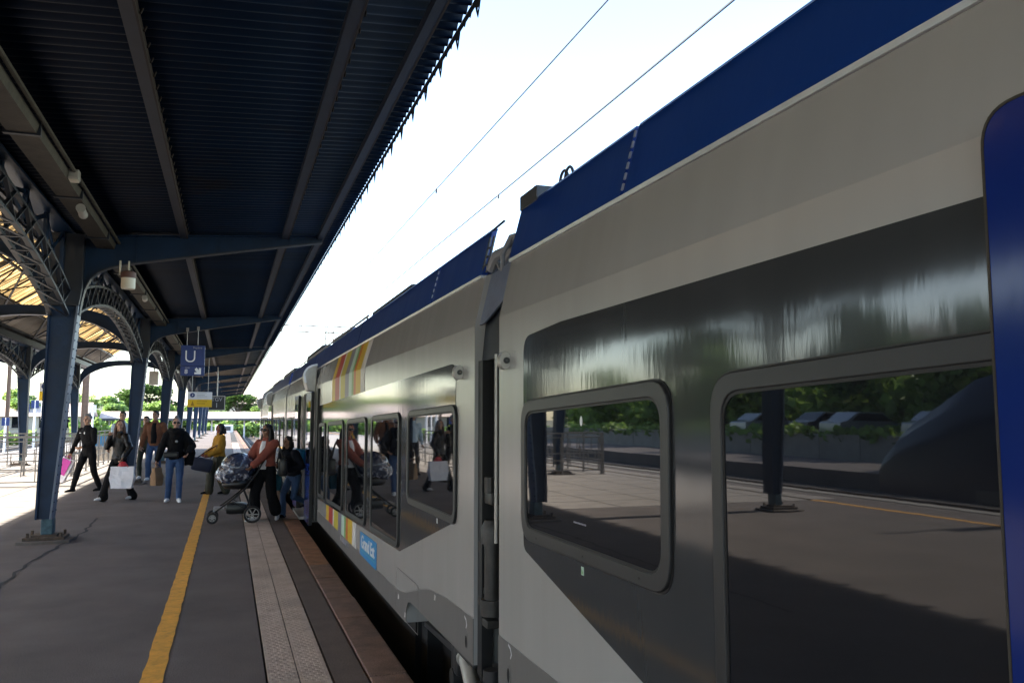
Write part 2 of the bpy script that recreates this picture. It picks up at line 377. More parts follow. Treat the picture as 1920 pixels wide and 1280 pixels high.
# tactile plates with studs
tm = MB()
for row, (xa, xb) in enumerate(((0.285, 0.468), (0.476, 0.66))):
    y = 2.0
    while y < 60:
        L = 0.42; tm.bbox(xa, xb, y, y + L - 0.004, -0.03, 0.002, 0.003)
        if y < 22:
            nb = 4
            for i in range(nb):
                for j in range(9):
                    cx = xa + (i + (0.3 if j % 2 else 0.7)) * (xb - xa) / nb; cy = y + (j + 0.5) * L / 9
                    tm.add([(cx - .015, cy - .015, .002), (cx + .015, cy - .015, .002), (cx + .015, cy + .015, .002), (cx - .015, cy + .015, .002),
                            (cx - .010, cy - .010, .0052), (cx + .010, cy - .010, .0052), (cx + .010, cy + .010, .0052), (cx - .010, cy + .010, .0052)],
                           [(4, 5, 6, 7), (0, 1, 5, 4), (1, 2, 6, 5), (2, 3, 7, 6), (3, 0, 4, 7)])
        y += L
tag(tm.build('tactile_paving', M['tactile']), kind='structure')
# yellow safety lines with slightly worn edges
def stripe(x0, x1, z, name, m, y0=-10, y1=150, step=0.12, jit=0.005):
    vs = []; fs = []; y = y0; i = 0
    while y < y1:
        vs += [(x0 + rr.uniform(-jit, jit), y, z), (x1 + rr.uniform(-jit, jit), y, z)]
        if i: fs.append((2 * i - 2, 2 * i - 1, 2 * i + 1, 2 * i))
        i += 1; y += step if y < 30 else 1.0
    tag(MB().add(vs, fs).build(name, m), kind='structure')
stripe(-0.468, -0.335, 0.004, 'yellow_line', M['yellow_line'])
stripe(-8.75, -8.62, 0.004, 'yellow_line', M['yellow_line'])
# cracks and patched seams in the asphalt
def crack(pts, w, name='asphalt_crack'):
    vs = []; fs = []; P = []
    for i in range(len(pts) - 1):
        a = Vector(pts[i]); c = Vector(pts[i + 1]); n = max(2, int((c - a).length / 0.08))
        for k in range(n): P.append(a.lerp(c, k / n))
    P.append(Vector(pts[-1]))
    for i, p in enumerate(P):
        d = (P[min(i + 1, len(P) - 1)] - P[max(i - 1, 0)]).normalized(); nn = Vector((-d.y, d.x))
        j = noise.noise(Vector((p.x * 3, p.y * 3, 1))) * 0.06; ww = w * (0.6 + 0.8 * rr.random()) / 2
        q = p + nn * j; vs += [(q.x - nn.x * ww, q.y - nn.y * ww, 0.004), (q.x + nn.x * ww, q.y + nn.y * ww, 0.004)]
        if i: fs.append((2 * i - 2, 2 * i - 1, 2 * i + 1, 2 * i))
    tag(MB().add(vs, fs).build(name, M['crack']), kind='structure')
crack([(-2.05, 6.0), (-2.04, 9.36), (-2.09, 11.0), (-1.98, 12.4), (-1.9, 13.4), (-1.99, 15.2)], 0.035)
crack([(-4.6, 15.1), (-2.3, 15.3), (-0.5, 15.4)], 0.010)
crack([(-3.2, 19.4), (-1.6, 19.1), (-0.5, 19.2)], 0.009)
# pale stamped paving in the middle of the island
pv = MB(); 
for i in range(60):
    for j in range(5):
        x0 = -9.3 + j * 1.22; pv.box(x0, x0 + 1.19, 14 + i * 1.2, 14 + i * 1.2 + 1.17, -0.05, 0.004)
tag(pv.build('paving_slabs', M['paving']), kind='structure')
# far end: brick paving crossing in the sun
# tracks
def track(xc, y0, y1):
    sl_ = MB(); SM = 'sleeper'
    y = y0
    while y < min(y1, 90):
        sl_.box(xc - 1.3, xc + 1.3, y, y + 0.25, -0.97, -0.90); y += 0.6
    tag(sl_.build('track_sleepers', M['sleeper']), kind='structure')
    rl = MB()
    for s in (-0.7175, 0.7175):
        x = xc + s; rl.prism([(x - .06, -.90), (x + .06, -.90), (x + .015, -.87), (x + .015, -.79), (x + .035, -.78), (x + .035, -.75), (x - .035, -.75), (x - .035, -.78), (x - .015, -.79), (x - .015, -.87)], 'y', y0, y1)
    tag(rl.build('track_rails', M['rail']), kind='structure')
track(2.66, -20, 250); track(6.4, -20, 250); track(-11.8, -20, 250); track(-16.0, -20, 250)

# ================================================================ CANOPY
XE, XW = -2.2, -6.8           # column rows
def zsheet(x):               # east wing sheet height, butterfly
    return 4.20 + 0.062 * (x - XE)
COLS = [2.4 + 10.2 * k for k in range(-1, 10)]
YEND_W = 48.6; YEND = 98.0; YST = -9.0

def column_parts(root, xc, yc, sgn):
    """sgn=+1: cantilever arm towards +x (east row); -1 west row. tapered I column"""
    X = lambda dx: xc + sgn * dx
    z0, z1 = 0.30, 3.15
    i0, i1 = -0.17, -0.14            # inner flange (vertical)
    o0, o1 = 0.025, 0.225            # outer flange slopes
    D = 0.14
    sh = MB()
    sh.prism([(X(i0), z0), (X(i0 + .025), z0), (X(i1 + .025), z1), (X(i1), z1)], 'y', yc - D, yc + D)
    sh.prism([(X(i0 + .02), z0), (X(o0 - .02), z0), (X(o1 - .02), z1), (X(i1 + .02), z1)], 'y', yc - 0.09, yc + 0.09)
    # cladding plates and rivet rows
    shaft = sh.build('shaft', M['blue_steel'], root)
    of = MB().prism([(X(o0 - .025), z0), (X(o0), z0), (X(o1), z1), (X(o1 - .025), z1)], 'y', yc - D, yc + D)
    of.build('outer_flange', M['blue_light'], root)
    rv = MB()
    for k in range(24):
        z = z0 + 0.1 + k * 0.12; xo = o0 + (o1 - o0) * (z - z0) / (z1 - z0)
        for dy in (-0.11, 0.11): rv.ball((X(xo), yc + dy, z), 0.012, nu=5, nv=4)
    rv.build('rivets', M['blue_steel'], root)
    # capital block
    MB().prism([(X(-.15), 3.15), (X(.225), 3.15), (X(.26), 3.40), (X(.26), 4.14), (X(-.17), 4.14)], 'y', yc - 0.15, yc + 0.15).build('capital', M['dark_steel'], root)
    # foot
    MB().bbox(X(-.10) if sgn > 0 else X(.04), X(.04) if sgn > 0 else X(-.10), yc - .11, yc + .11, 0.10, 0.30, 0.015).build('foot', M['teal_foot'], root)
    bp = MB().bbox(xc - .29, xc + .20, yc - .20, yc + .20, 0.035, 0.075, 0.008)
    bp.box(xc - .20, xc + .10, yc - .16, yc + .16, 0.075, 0.10)
    for dx in (-.24, .15):
        for dy in (-.15, .15): bp.cyl((xc + dx, yc + dy, .06), (xc + dx, yc + dy, .13), .02, 6)
    bp.build('base_plate', M['rust_plate'], root)
    pd = MB(); pts = []
    r2 = random.Random(int(yc * 10) + sgn)
    for k in range(18):
        a = 2 * PI * k / 18; q = 1 / max(abs(math.cos(a)), abs(math.sin(a)))
        pts.append((xc - .05 + math.cos(a) * .33 * min(q, 1.25) * r2.uniform(.92, 1.08), yc + math.sin(a) * .33 * min(q, 1.25) * r2.uniform(.92, 1.08)))
    pd.prism(pts, 'z', -0.02, 0.035); pd.build('footing', M['pad'], root)

def arm_parts(root, xc, yc, sgn):
    X = lambda x: xc + sgn * (x - XE)
    bot = [(-1.98, 3.05), (-1.965, 3.22), (-1.93, 3.40), (-1.86, 3.56), (-1.76, 3.66), (-1.62, 3.73), (-1.42, 3.785), (-1.1, 3.85), (0.1, 4.075), (1.26, 4.28)]
    top = [(1.26, 4.352), (-0.3, 4.25), (-2.0, 4.13)]
    poly = [(X(a), b) for a, b in bot + top]
    MB().prism(poly, 'y', yc - 0.012, yc + 0.012).build('arm_web', M['blue_steel'], root)
    # flanges along the lower edge and the top
    fl = MB()
    for (a, b) in zip(bot[:-1], bot[1:]):
        d = Vector((b[0] - a[0], b[1] - a[1])).normalized() * 0.004
        fl.beam((X(a[0] - d.x), yc, a[1] - .012 - d.y), (X(b[0] + d.x), yc, b[1] - .012 + d.y), 0.13, 0.018)
    fl.build('lower_flange', M['purlin'], root)
    MB().beam((X(-2.0), yc, 4.135), (X(1.26), yc, 4.362), 0.14, 0.016).build('upper_flange', M['blue_steel'], root)
    st = MB()
    for x in (-1.3, -0.2, 0.8):
        zb = 3.81 if x < -1 else (4.02 if x < 0 else 4.19)
        st.beam((X(x), yc, zb), (X(x), yc, 4.17 + (x + 2) * .066), 0.05, 0.012, up=(1, 0, 0))
    st.build('stiffeners', M['blue_steel'], root)

row_name = {1: 'east', -1: 'west'}
protoE = empty('canopy_column', (XE, 2.4, 0)); column_parts(protoE, XE, 2.4, 1); arm_parts(protoE, XE, 2.4, 1)
protoW = empty('canopy_column', (XW, 2.4, 0)); column_parts(protoW, XW, 2.4, -1); arm_parts(protoW, XW, 2.4, -1)
cols_E = []; cols_W = []
for k, y in enumerate(COLS):
    o = protoE if abs(y - 2.4) < .01 else copy_tree(protoE)
    o.location = (XE, y, 0); cols_E.append((y, o))
    if y < YEND_W:
        o = protoW if abs(y - 2.4) < .01 else copy_tree(protoW)
        o.location = (XW, y, 0); cols_W.append((y, o))
GC = 'blue riveted columns carrying the platform canopy'
labE = {12.6: 'nearest blue tapered column, on a rusty base plate beside the dark seam in the asphalt',
        22.8: 'blue tapered column carrying the arm from which the blue U sign hangs',
        33.0: 'blue tapered column rising behind the man in the brown jacket',
        43.2: 'blue tapered column just behind the yellow and white hanging sign'}
for y, o in cols_E:
    tag(o, labE.get(round(y, 1), 'slim distant blue column of the near row, beyond the white and yellow sign' if y > 40 else 'blue canopy column of the near row behind the photographer'), 'column', GC)
labW = {22.8: 'blue column of the far row, behind the grey railing nearest the left edge', 33.0: 'blue column of the far row seen left of the nearest column, above the railing',
        43.2: 'blue column of the far row just right of the nearest column, behind the man in black'}
for y, o in cols_W:
    tag(o, labW.get(round(y, 1), 'blue column of the far row beside the sunlit far platform edge'), 'column', GC)

canopy = empty('platform_canopy', (0, 0, 0))
tag(canopy, 'long dark blue corrugated station canopy with cantilever wings and a glazed centre', 'canopy')
def corr_sheet(xa, za, xb, zb, y0, y1, pitch, amp, m, name, seg=8, thick=0.003):
    """sheet whose ridges run along x, corrugated along y"""
    n = int((y1 - y0) / pitch * seg); vs = []; fs = []
    for i in range(n + 1):
        y = y0 + (y1 - y0) * i / n; dz = amp * math.sin(2 * PI * y / pitch)
        vs += [(xa, y, za + dz), (xb, y, zb + dz)]
    for i in range(n): fs.append((2 * i, 2 * i + 1, 2 * i + 3, 2 * i + 2))
    o = MB().add(vs, fs).build(name, m, canopy, smooth=True)
    md = o.modifiers.new('thickness', 'SOLIDIFY'); md.thickness = thick
    return o
corr_sheet(XE - .1, zsheet(XE - .1), 1.476, zsheet(1.476), YST, 33, 0.13, 0.022, M['corr'], 'wing_roof')
corr_sheet(XE - .1, zsheet(XE - .1), 1.47, zsheet(1.47), 33, YEND, 0.26, 0.022, M['corr_brown'], 'wing_roof', seg=6)
corr_sheet(XW + .1, zsheet(XE - .1), -10.45, zsheet(1.47), YST, YEND_W, 0.26, 0.022, M['corr'], 'wing_roof', seg=6)
# central gable: east slope opaque, west slope translucent high up and grey below
ZEAVE, ZRIDGE, XR = 4.42, 6.0, -4.5
def zc(x): return ZEAVE + (ZRIDGE - ZEAVE) * (1 - abs(x - XR) / 2.3)
corr_sheet(XE, zc(XE), XR, ZRIDGE, YST, YEND_W, 0.20, 0.02, M['corr'], 'east_slope', seg=6)
corr_sheet(XR, ZRIDGE, -5.95, zc(-5.95), YST, YEND_W, 0.10, 0.018, M['corr_yellow'], 'translucent_slope', seg=6, thick=0.0015)
corr_sheet(-5.9, zc(-5.9) - .05, XW, zc(XW) - .05, YST, YEND_W, 0.20, 0.02, M['corr_grey'], 'lower_slope', seg=6)
# purlins on the wings (channel sections) with rusty side
for x, w in ((-0.68, 0.10), (0.72, 0.095), (1.235, 0.085)):
    zt = zsheet(x) - 0.024
    MB().box(x - w / 2, x + w / 2, YST, YEND, zt - 0.075, zt - 0.068).box(x - w / 2, x - w / 2 + .008, YST, YEND, zt - 0.0685, zt).build('purlin', M['purlin'], canopy)
    MB().box(x + w / 2 - .012, x + w / 2 + .003, YST, YEND, zt - 0.078, zt - .0).build('purlin_lip', M['rust_side'], canopy)
for x in (-8.35, -9.75, -10.27):
    zt = zsheet(-9 - x) - 0.024
    MB().box(x - .05, x + .05, YST, YEND_W, zt - 0.075, zt).build('purlin', M['purlin'], canopy)
# hook bolts along the purlin edge
hb = MB()
y = 3.0
while y < 26:
    for x in (-0.68, 0.72):
        zt = zsheet(x) - 0.03; hb.beam((x + .065, y, zt - .05), (x + .075, y + .03, zt + .0), .012, .012)
    y += 0.26
tag(hb.build('hook_bolts', M['rust_side'], canopy), kind='stuff')
# valance: flat band with big and small hanging teeth
def valance(x, z1, y0, y1, name='valance'):
    v = MB(); y = y0; t = 0.004; i = 0
    while y < y1:
        # outline of one 0.51 m module
        zb = z1 - 0.055
        pts = [(y, z1), (y + .51, z1), (y + .51, zb), (y + .47, zb), (y + .44, zb - .022), (y + .41, zb), (y + .31, zb), (y + .285, zb - .035), (y + .255, zb - .10), (y + .225, zb - .035), (y + .20, zb), (y + .10, zb), (y + .07, zb - .022), (y + .04, zb), (y, zb)]
        if y < 24:
            # tooth with a small round hole: split polygon around it
            c = (y + .255, zb - .045); rr_ = .013
            up = [(y, z1), (y + .51, z1), (y + .51, zb), (y + .47, zb), (y + .44, zb - .022), (y + .41, zb), (y + .31, zb), (y + .20, zb), (y + .10, zb), (y + .07, zb - .022), (y + .04, zb), (y, zb)]
            v.prism(up, 'x', x, x + t)
            outer = [(y + .19, zb - .0005), (y + .32, zb - .0005), (y + .295, zb - .05), (y + .255, zb - .11), (y + .215, zb - .05)]
            hole = [(c[0] + rr_ * math.cos(a), c[1] + rr_ * 1.4 * math.sin(a)) for a in (R(135), R(45), R(-25), R(-90), R(205))]
            v.ring(outer, hole, 'x', x, x + t)
        else:
            v.prism(pts, 'x', x, x + t)
        y += .51; i += 1
    return v.build(name, M['fringe'], canopy)
valance(1.478, zsheet(1.478) - 0.012, YST, YEND); valance(-10.47, zsheet(1.47) - 0.03, YST, YEND_W)
# dusty cable tray / lighting trunking under the wing near the columns
MB().prism([(-1.80, 3.98), (-1.58, 3.98), (-1.56, 4.06), (-1.60, 4.10), (-1.78, 4.10)], 'y', YST, 50).build('cable_tray', M['duct'], canopy)
MB().cyl((-1.52, YST, 4.07), (-1.52, 60, 4.07), 0.02, 8).build('conduit', M['duct'], canopy)
for y in (5.5, 7.6, 9.7, 11.8, 14.6, 17, 19.4, 21.6, 25, 28, 31): MB().box(-1.83, -1.55, y, y + .05, 3.965, 4.14).build('tray_bracket', M['dark_steel'], canopy)
MB().box(XW - .16, XW + .22, YST, YEND_W, 4.17, 4.36).build('gutter', M['dark_steel'], canopy)
MB().box(XE - .22, XE + .10, YST, YEND_W, 4.24, 4.38).build('gutter', M['dark_steel'], canopy)

def lattice_bay(xc, y0, y1, parent, det=True):
    """arched lattice girder between two columns"""
    ym = (y0 + y1) / 2; h = (y1 - y0) / 2 - 0.15
    zb = lambda y: 3.68 - 0.66 * ((y - ym) / h) ** 2
    zm = lambda y: 3.98 - 0.62 * ((y - ym) / h) ** 2
    m = MB(); N = 22
    ys = [y0 + .15 + (y1 - y0 - .3) * i / N for i in range(N + 1)]
    for a, b in zip(ys[:-1], ys[1:]):
        for dx in (-.10, .10):
            m.beam((xc + dx, a, zb(a)), (xc + dx, b, zb(b)), .05, .035); m.beam((xc + dx, a, zm(a)), (xc + dx, b, zm(b)), .05, .035)
    m.build('lower_chord', M['dark_steel'], parent)
    m = MB()
    for i, (a, b) in enumerate(zip(ys[:-1], ys[1:])):
        for dx in (-.10, .10):
            m.beam((xc + dx * 1.1, a, zb(a)), (xc + dx * 1.1, b, zm(b)), .012, .04, up=(1, 0, 0))
            if i % 2 == 0: m.beam((xc + dx * 1.1, a, zm(a)), (xc + dx * 1.1, b, zb(b)), .012, .04, up=(1, 0, 0))
        m.beam((xc - .1, a, zb(a) - .02), (xc + .1, b, zb(b) - .02), .035, .01); m.beam((xc - .1, a, zb(a) - .02), (xc + .1, a, zb(a) - .02), .04, .012)
    m.build('lower_lacing', M['dark_steel'], parent)
    m = MB(); K = 9; yk = [y0 + .15 + (y1 - y0 - .3) * i / K for i in range(K + 1)]
    zt = 4.15
    m.box(xc - .12, xc + .12, y0, y1, zt, zt + .03)
    for i in range(K + 1):
        y = yk[i]
        if zt - zm(y) > .05: m.beam((xc, y, zm(y)), (xc, y, zt), .09, .05, up=(1, 0, 0))
        if i < K:
            m.beam((xc, y, zt - .02), (xc, yk[i + 1], zm(yk[i + 1])), .05, .02, up=(1, 0, 0))
            m.beam((xc, yk[i + 1], zt - .02), (xc, y, zm(y)), .05, .02, up=(1, 0, 0))
    m.build('upper_lattice', M['blue_steel'], parent)

def rib(y, parent):
    """curved transverse rib between the column rows, thin braces above it"""
    xa, xb = XE - .17, XW + .17; xm = (xa + xb) / 2; h = (xa - xb) / 2
    zb = lambda x: 3.05 + 1.12 * math.sqrt(max(0, 1 - abs((x - xm) / h) ** 2.3))
    zt = lambda x: 3.60 + 0.80 * math.sqrt(max(0, 1 - abs((x - xm) / h) ** 2.6))
    N = 24; xs = [xm + h * math.cos(PI * i / N) for i in range(N + 1)]
    m = MB(); m.prism([(x, zb(x)) for x in xs] + [(x, max(zt(x), zb(x) + .05)) for x in xs[::-1]], 'y', y - .012, y + .012); m.build('rib_web', M['blue_steel'], parent)
    m = MB()
    for a, b in zip(xs[:-1], xs[1:]):
        m.beam((a, y, zb(a) - .01), (b, y, zb(b) - .01), .16, .018, up=(0, 0.001, 1))
    m.build('rib_flange', M['blue_light'], parent)
    m = MB()
    # rafters and struts up to the gable
    for s in (-1, 1):
        m.beam((XR, y, ZRIDGE - .08), (XR + s * 2.3, y, ZEAVE - .06), .09, .10)
        m.beam((XR + s * 1.3, y, 4.35), (XR, y, ZRIDGE - .12), .03, .03); m.beam((XR + s * 1.3, y, 4.35), (XR + s * 1.3, y, zc(XR + s * 1.3) - .06), .03, .03)
        m.beam((XR + s * 0.5, y, 4.40), (XR + s * 1.3, y, zc(XR + s * 1.3) - .06), .025, .025)
    m.build('gable_truss', M['dark_steel'], parent)

for i in range(len(COLS) - 1):
    lattice_bay(XE, COLS[i], COLS[i + 1], canopy)
    if COLS[i + 1] < YEND_W: lattice_bay(XW, COLS[i], COLS[i + 1], canopy)
for y in COLS:
    if y < YEND_W: rib(y, canopy)
rf = MB(); y = YST + .5
while y < YEND_W:
    rf.beam((XR, y, ZRIDGE - .035), (XW, y, ZEAVE - .035), .045, .05); y += 1.7
for x in (-4.5, -5.2, -5.92, -6.6):
    rf.beam((x, YST, zc(x) - .07), (x, YEND_W, zc(x) - .07), .06, .06)
for x in (-2.9, -3.7):
    rf.beam((x, YST, zc(x) - .07), (x, YEND_W, zc(x) - .07), .06, .06)
for i in range(len(COLS) - 1):
    a, b = COLS[i], COLS[i + 1]
    if b > YEND_W: continue
    for (p, q) in (((-4.6, a), (-6.6, (a + b) / 2)), ((-6.6, a), (-4.6, (a + b) / 2)), ((-4.6, (a + b) / 2), (-6.6, b)), ((-6.6, (a + b) / 2), (-4.6, b))):
        rf.beam((p[0], p[1], zc(p[0]) - .11), (q[0], q[1], zc(q[0]) - .11), .05, .03)
rf.build('roof_rafters', M['dark_steel'], canopy)

# ---- things hanging from the canopy
sp = empty('loudspeaker', (-1.37, 12.45, 3.5))
MB().tube([(-1.37, 12.45, 3.41), (-1.37, 12.45, 3.43), (-1.37, 12.45, 3.56)], [.085, .092, .092], 20).build('body', M['off_white'], sp, smooth='auto')
MB().tube([(-1.37, 12.45, 3.56), (-1.37, 12.45, 3.64), (-1.37, 12.45, 3.66)], [.098, .098, .06], 20).build('cap', M['brown_red'], sp, smooth='auto')
MB().beam((-1.48, 12.45, 3.62), (-1.37, 12.45, 3.66), .03, .02).beam((-1.48, 12.45, 3.60), (-1.48, 12.45, 3.80), .03, .02).beam((-1.37, 12.45, 3.66), (-1.37, 12.45, 3.80), .02, .02).build('bracket', M['off_white'], sp)
tag(sp, 'small cream cylindrical loudspeaker with a brown cap under the nearest canopy arm', 'loudspeaker')
def box_lamp(loc, lab, d, rot):
    o = empty('floodlight' if d > .2 else 'junction_box', loc, rot)
    if d > .2:
        MB().cyl((0, -.15, 0), (0, .15, 0), .045, 14).build('tube', M['silver'], o, smooth='auto', local=True)
        MB().cyl((0, -.17, 0), (0, -.15, 0), .05, 14).cyl((0, .15, 0), (0, .17, 0), .05, 14).build('end_cap', M['silver'], o, local=True)
    else:
        MB().bbox(-.05, .05, -.07, .07, -.05, .05, .012).build('housing', M['silver'], o, local=True)
        MB().bbox(-.04, .04, -.06, .06, -.062, -.051, .004).build('cover', M['off_white'], o, local=True)
    tag(o, lab, 'lamp' if d > .2 else 'junction box'); return o
box_lamp((-1.53, 9.05, 4.04), 'small pale square junction box on the cable tray above the platform', .1, 0)
box_lamp((-1.62, 10.15, 3.93), 'pale tubular lamp hanging under the cable tray near the nearest column', .3, R(4))
box_lamp((-1.60, 17.3, 3.94), 'dusty tubular lamp under the cable tray beyond the cream loudspeaker', .3, R(4))

# U sign
s = empty('hanging_sign', (-0.92, 22.72, 2.75))
MB().bbox(-1.20, -0.62, 22.69, 22.75, 2.97, 3.50, .008).bbox(-1.20, -0.62, 22.69, 22.75, 2.72, 2.965, .008).build('panel', M['sign_blue'], s)
MB().cyl((-1.06, 22.72, 3.5), (-1.06, 22.72, 3.93), .008, 6).cyl((-.80, 22.72, 3.5), (-.80, 22.72, 3.96), .008, 6).box(-1.09, -1.03, 22.69, 22.80, 3.86, 3.95).box(-.83, -.77, 22.69, 22.80, 3.90, 3.99).build('hanger_rods', M['grey_galv'], s)
text_mesh('letter', 'U', 0.44, M['sign_white'], s, (-0.97, 22.686, 3.20), '-y', bold=-.004, sx=.95)
text_mesh('small_text', 'Repère', 0.075, M['grey_text'], s, (-0.80, 22.686, 3.44), '-y')
text_mesh('small_text', 'Voie', 0.06, M['grey_text'], s, (-1.03, 22.686, 2.925), '-y')
text_mesh('number', '8', 0.16, M['sign_white'], s, (-1.06, 22.686, 2.82), '-y')
ar = MB().prism([(-.84, 2.90), (-.81, 2.93), (-.755, 2.865), (-.755, 2.92), (-.70, 2.92), (-.70, 2.76), (-.86, 2.76), (-.86, 2.81), (-.80, 2.81), (-.86, 2.88)], 'y', 22.682, 22.689)
ar.build('arrow', M['sign_white'], s)
tag(s, 'square blue hanging sign with a white letter U, an 8 and an arrow', 'sign')
# white / yellow destination sign
def info_sign(x0, x1, y, z0, z1, label, rods=True):
    s = empty('hanging_sign', ((x0 + x1) / 2, y, z0))
    zm = z0 + (z1 - z0) * .5
    MB().bbox(x0, x1, y - .06, y + .06, zm, z1, .008).build('white_panel', M['sign_white'], s)
    MB().bbox(x0 + .001, x1 - .001, y - .062, y + .062, z0, zm - .001, .008).build('yellow_panel', M['sign_yellow'], s)
    w = x1 - x0; c = x0 + w * .2
    MB().cyl((c, y - .063, (zm + z1) / 2 + .02), (c, y - .07, (zm + z1) / 2 + .02), .085, 20).build('roundel', M['sign_blue'], s)
    MB().prism([(c - .02, (zm + z1) / 2 - .02), (c, (zm + z1) / 2 + .06), (c + .03, (zm + z1) / 2 + .02)], 'y', y - .074, y - .0705).build('roundel_mark', M['sign_white'], s)
    t = MB()
    for i, L in enumerate((.34, .28, .36)):
        z = z1 - .05 - i * .06; t.box(x0 + w * .38, x0 + w * .38 + L * w / .86, y - .064, y - .0605, z - .008, z + .008)
    t.build('grey_lines', M['grey_text'], s)
    t = MB()
    for i, L in enumerate((.36, .30)):
        z = zm - .07 - i * .08; t.box(x0 + w * .38, x0 + w * .38 + L * w / .86, y - .066, y - .0625, z - .012, z + .012)
    t.prism([(x0 + w * .14, z0 + .05), (x0 + w * .28, z0 + .05), (x0 + w * .21, zm - .05)], 'y', y - .066, y - .0625)
    t.build('amber_lines', M['amber_text'], s)
    if rods: MB().cyl((x0 + .15, y, z1), (x0 + .15, y, 4.1), .01, 6).cyl((x1 - .15, y, z1), (x1 - .15, y, 4.1), .01, 6).build('hanger_rods', M['grey_galv'], s)
    tag(s, label, 'sign')
info_sign(-1.46, -0.60, 33.1, 2.06, 2.62, 'long hanging sign, white above and yellow below, right of the blue U sign')
info_sign(-5.75, -5.05, 30.0, 2.2, 2.78, 'white and yellow hanging sign half hidden left of the nearest column')
# dark display
s = empty('departure_display', (-0.55, 43.0, 1.9))
MB().bbox(-.94, -.19, 42.95, 43.15, 2.05, 2.72, .01).build('housing', M['sign_dark'], s)
MB().ring([(-.96, 2.03), (-.17, 2.03), (-.17, 2.74), (-.96, 2.74)], [(-.92, 2.07), (-.21, 2.07), (-.21, 2.70), (-.92, 2.70)], 'y', 42.93, 42.99).build('frame', M['grey_galv'], s)
MB().cyl((-.55, 43.05, 2.72), (-.55, 43.05, 4.15), .03, 8).build('hanger', M['grey_galv'], s)
text_mesh('text', 'TGV', 0.26, M['grey_text'], s, (-.56, 42.945, 2.56), '-y'); text_mesh('text', '1', 0.34, M['grey_text'], s, (-.56, 42.945, 2.27), '-y')
tag(s, 'small square black sign in a pale frame hanging beyond the white and yellow sign', 'sign')
s = empty('hanging_cabinet', (-3.0, 38, 3.3))
MB().bbox(-3.1, -2.75, 36.5, 36.9, 3.0, 3.55, .02).build('housing', M['silver'], s); MB().box(-2.95, -2.90, 36.6, 36.7, 3.55, 4.3).build('hanger', M['dark_steel'], s)
tag(s, 'grey box hanging under the central roof behind the second near column', 'cabinet')

# ================================================================ TRAIN
TX = 1.25
def panel(mb, poly, x0, x1): return mb.prism(poly, 'x', x0, x1)
def lin(y, a, b, c, d): return b + (d - b) * (y - a) / (c - a)
def window(car, outer, r, fr, name='window', glass='glass'):
    """frame ring + recessed mirror pane; outer: (y,z) corner points"""
    o = round_poly(outer, r); i = round_poly(inset(outer, fr), [max(.02, q - fr * .5) for q in (r if isinstance(r, list) else [r] * len(outer))])
    f = MB().ring(o, i, 'x', TX - 0.016, TX - 0.0035).build(name, M['rubber'], car, smooth=False)
    bv = f.modifiers.new('bevel', 'BEVEL'); bv.width = .004; bv.segments = 2; bv.limit_method = 'ANGLE'
    i2 = round_poly(inset(outer, fr + .008), [max(.02, q - fr * .6) for q in (r if isinstance(r, list) else [r] * len(outer))])
    MB().ring(i, i2, 'x', TX - 0.011, TX - 0.004).build('seal', M['black_rubber'], f)
    i3 = round_poly(inset(outer, fr - .001), [max(.02, q - fr * .5) for q in (r if isinstance(r, list) else [r] * len(outer))])
    panel(MB(), i3, TX - 0.0085, TX - 0.0042).build('pane', M[glass], f)
    o2 = round_poly(inset(outer, -.006), r)
    MB().ring(o2, o, 'x', TX - 0.0055, TX - 0.0036).build('outer_seal', M['black_rubber'], f)
    return f
def profile(zb):
    return [(TX, zb), (TX, 2.12), (1.312, 2.40), (1.40, 2.43), (1.6, 2.50), (3.7, 2.50), (3.98, 2.40), (4.05, 2.12), (4.05, zb)]
def shell(car, secs, m='cream'):
    s = MB()
    for y0, y1, zb in secs: s.prism(profile(zb), 'y', y0, y1)
    return s.build('body', M[m], car)
def fairing(car, segs):
    f = MB(); t = MB()
    for y0, y1 in segs:
        f.prism([(1.300, 2.412), (1.366, 2.665), (1.395, 2.672), (1.335, 2.412)], 'y', y0, y1)
        t.prism([(1.363, 2.665), (1.372, 2.679), (1.398, 2.679), (1.396, 2.667)], 'y', y0, y1)
    f.build('roof_fairing', M['blue_roof'], car); t.build('fairing_edge', M['blue_roof'], car)
    a, b = segs[0][0], segs[-1][1]
    MB().prism([(1.300, 2.396), (1.297, 2.411), (1.36, 2.413), (1.36, 2.401)], 'y', a, b).build('drip_rail', M['bright_trim'], car)
def cam_housing(car, y, z, dirn):
    h = MB(); vs = []
    # half teardrop housing, flat face towards dirn
    n = 12
    rings = []
    for k, (t, r_) in enumerate(((0, .034), (.03, .036), (.06, .030), (.085, .020), (.10, .006))):
        rings.append((t * 1.25, r_ * 1.2))
    for t, r_ in rings:
        for i in range(n):
            a = 2 * PI * i / n
            vs.append((TX + .005 - max(-.005, (r_ * 1.35) * (0.5 + 0.5 * math.cos(a))), y + dirn * t, z + r_ * math.sin(a)))
    fs = []
    for j in range(len(rings) - 1):
        for i in range(n):
            k = (i + 1) % n; fs.append((j * n + i, j * n + k, (j + 1) * n + k, (j + 1) * n + i))
    fs.append(tuple(range(n))); fs.append(tuple((len(rings) - 1) * n + i for i in range(n)))
    o = h.add(vs, fs).build('camera_housing', M['silver'], car, smooth='auto')
    if dirn > 0:
        MB().cyl((TX - .019, y - .0005, z), (TX - .019, y - .008, z), .015, 16).build('lens_ring', M['rubber'], o)
        MB().cyl((TX - .019, y - .0085, z), (TX - .019, y - .011, z), .009, 16).build('lens', M['lens'], o)
    return o
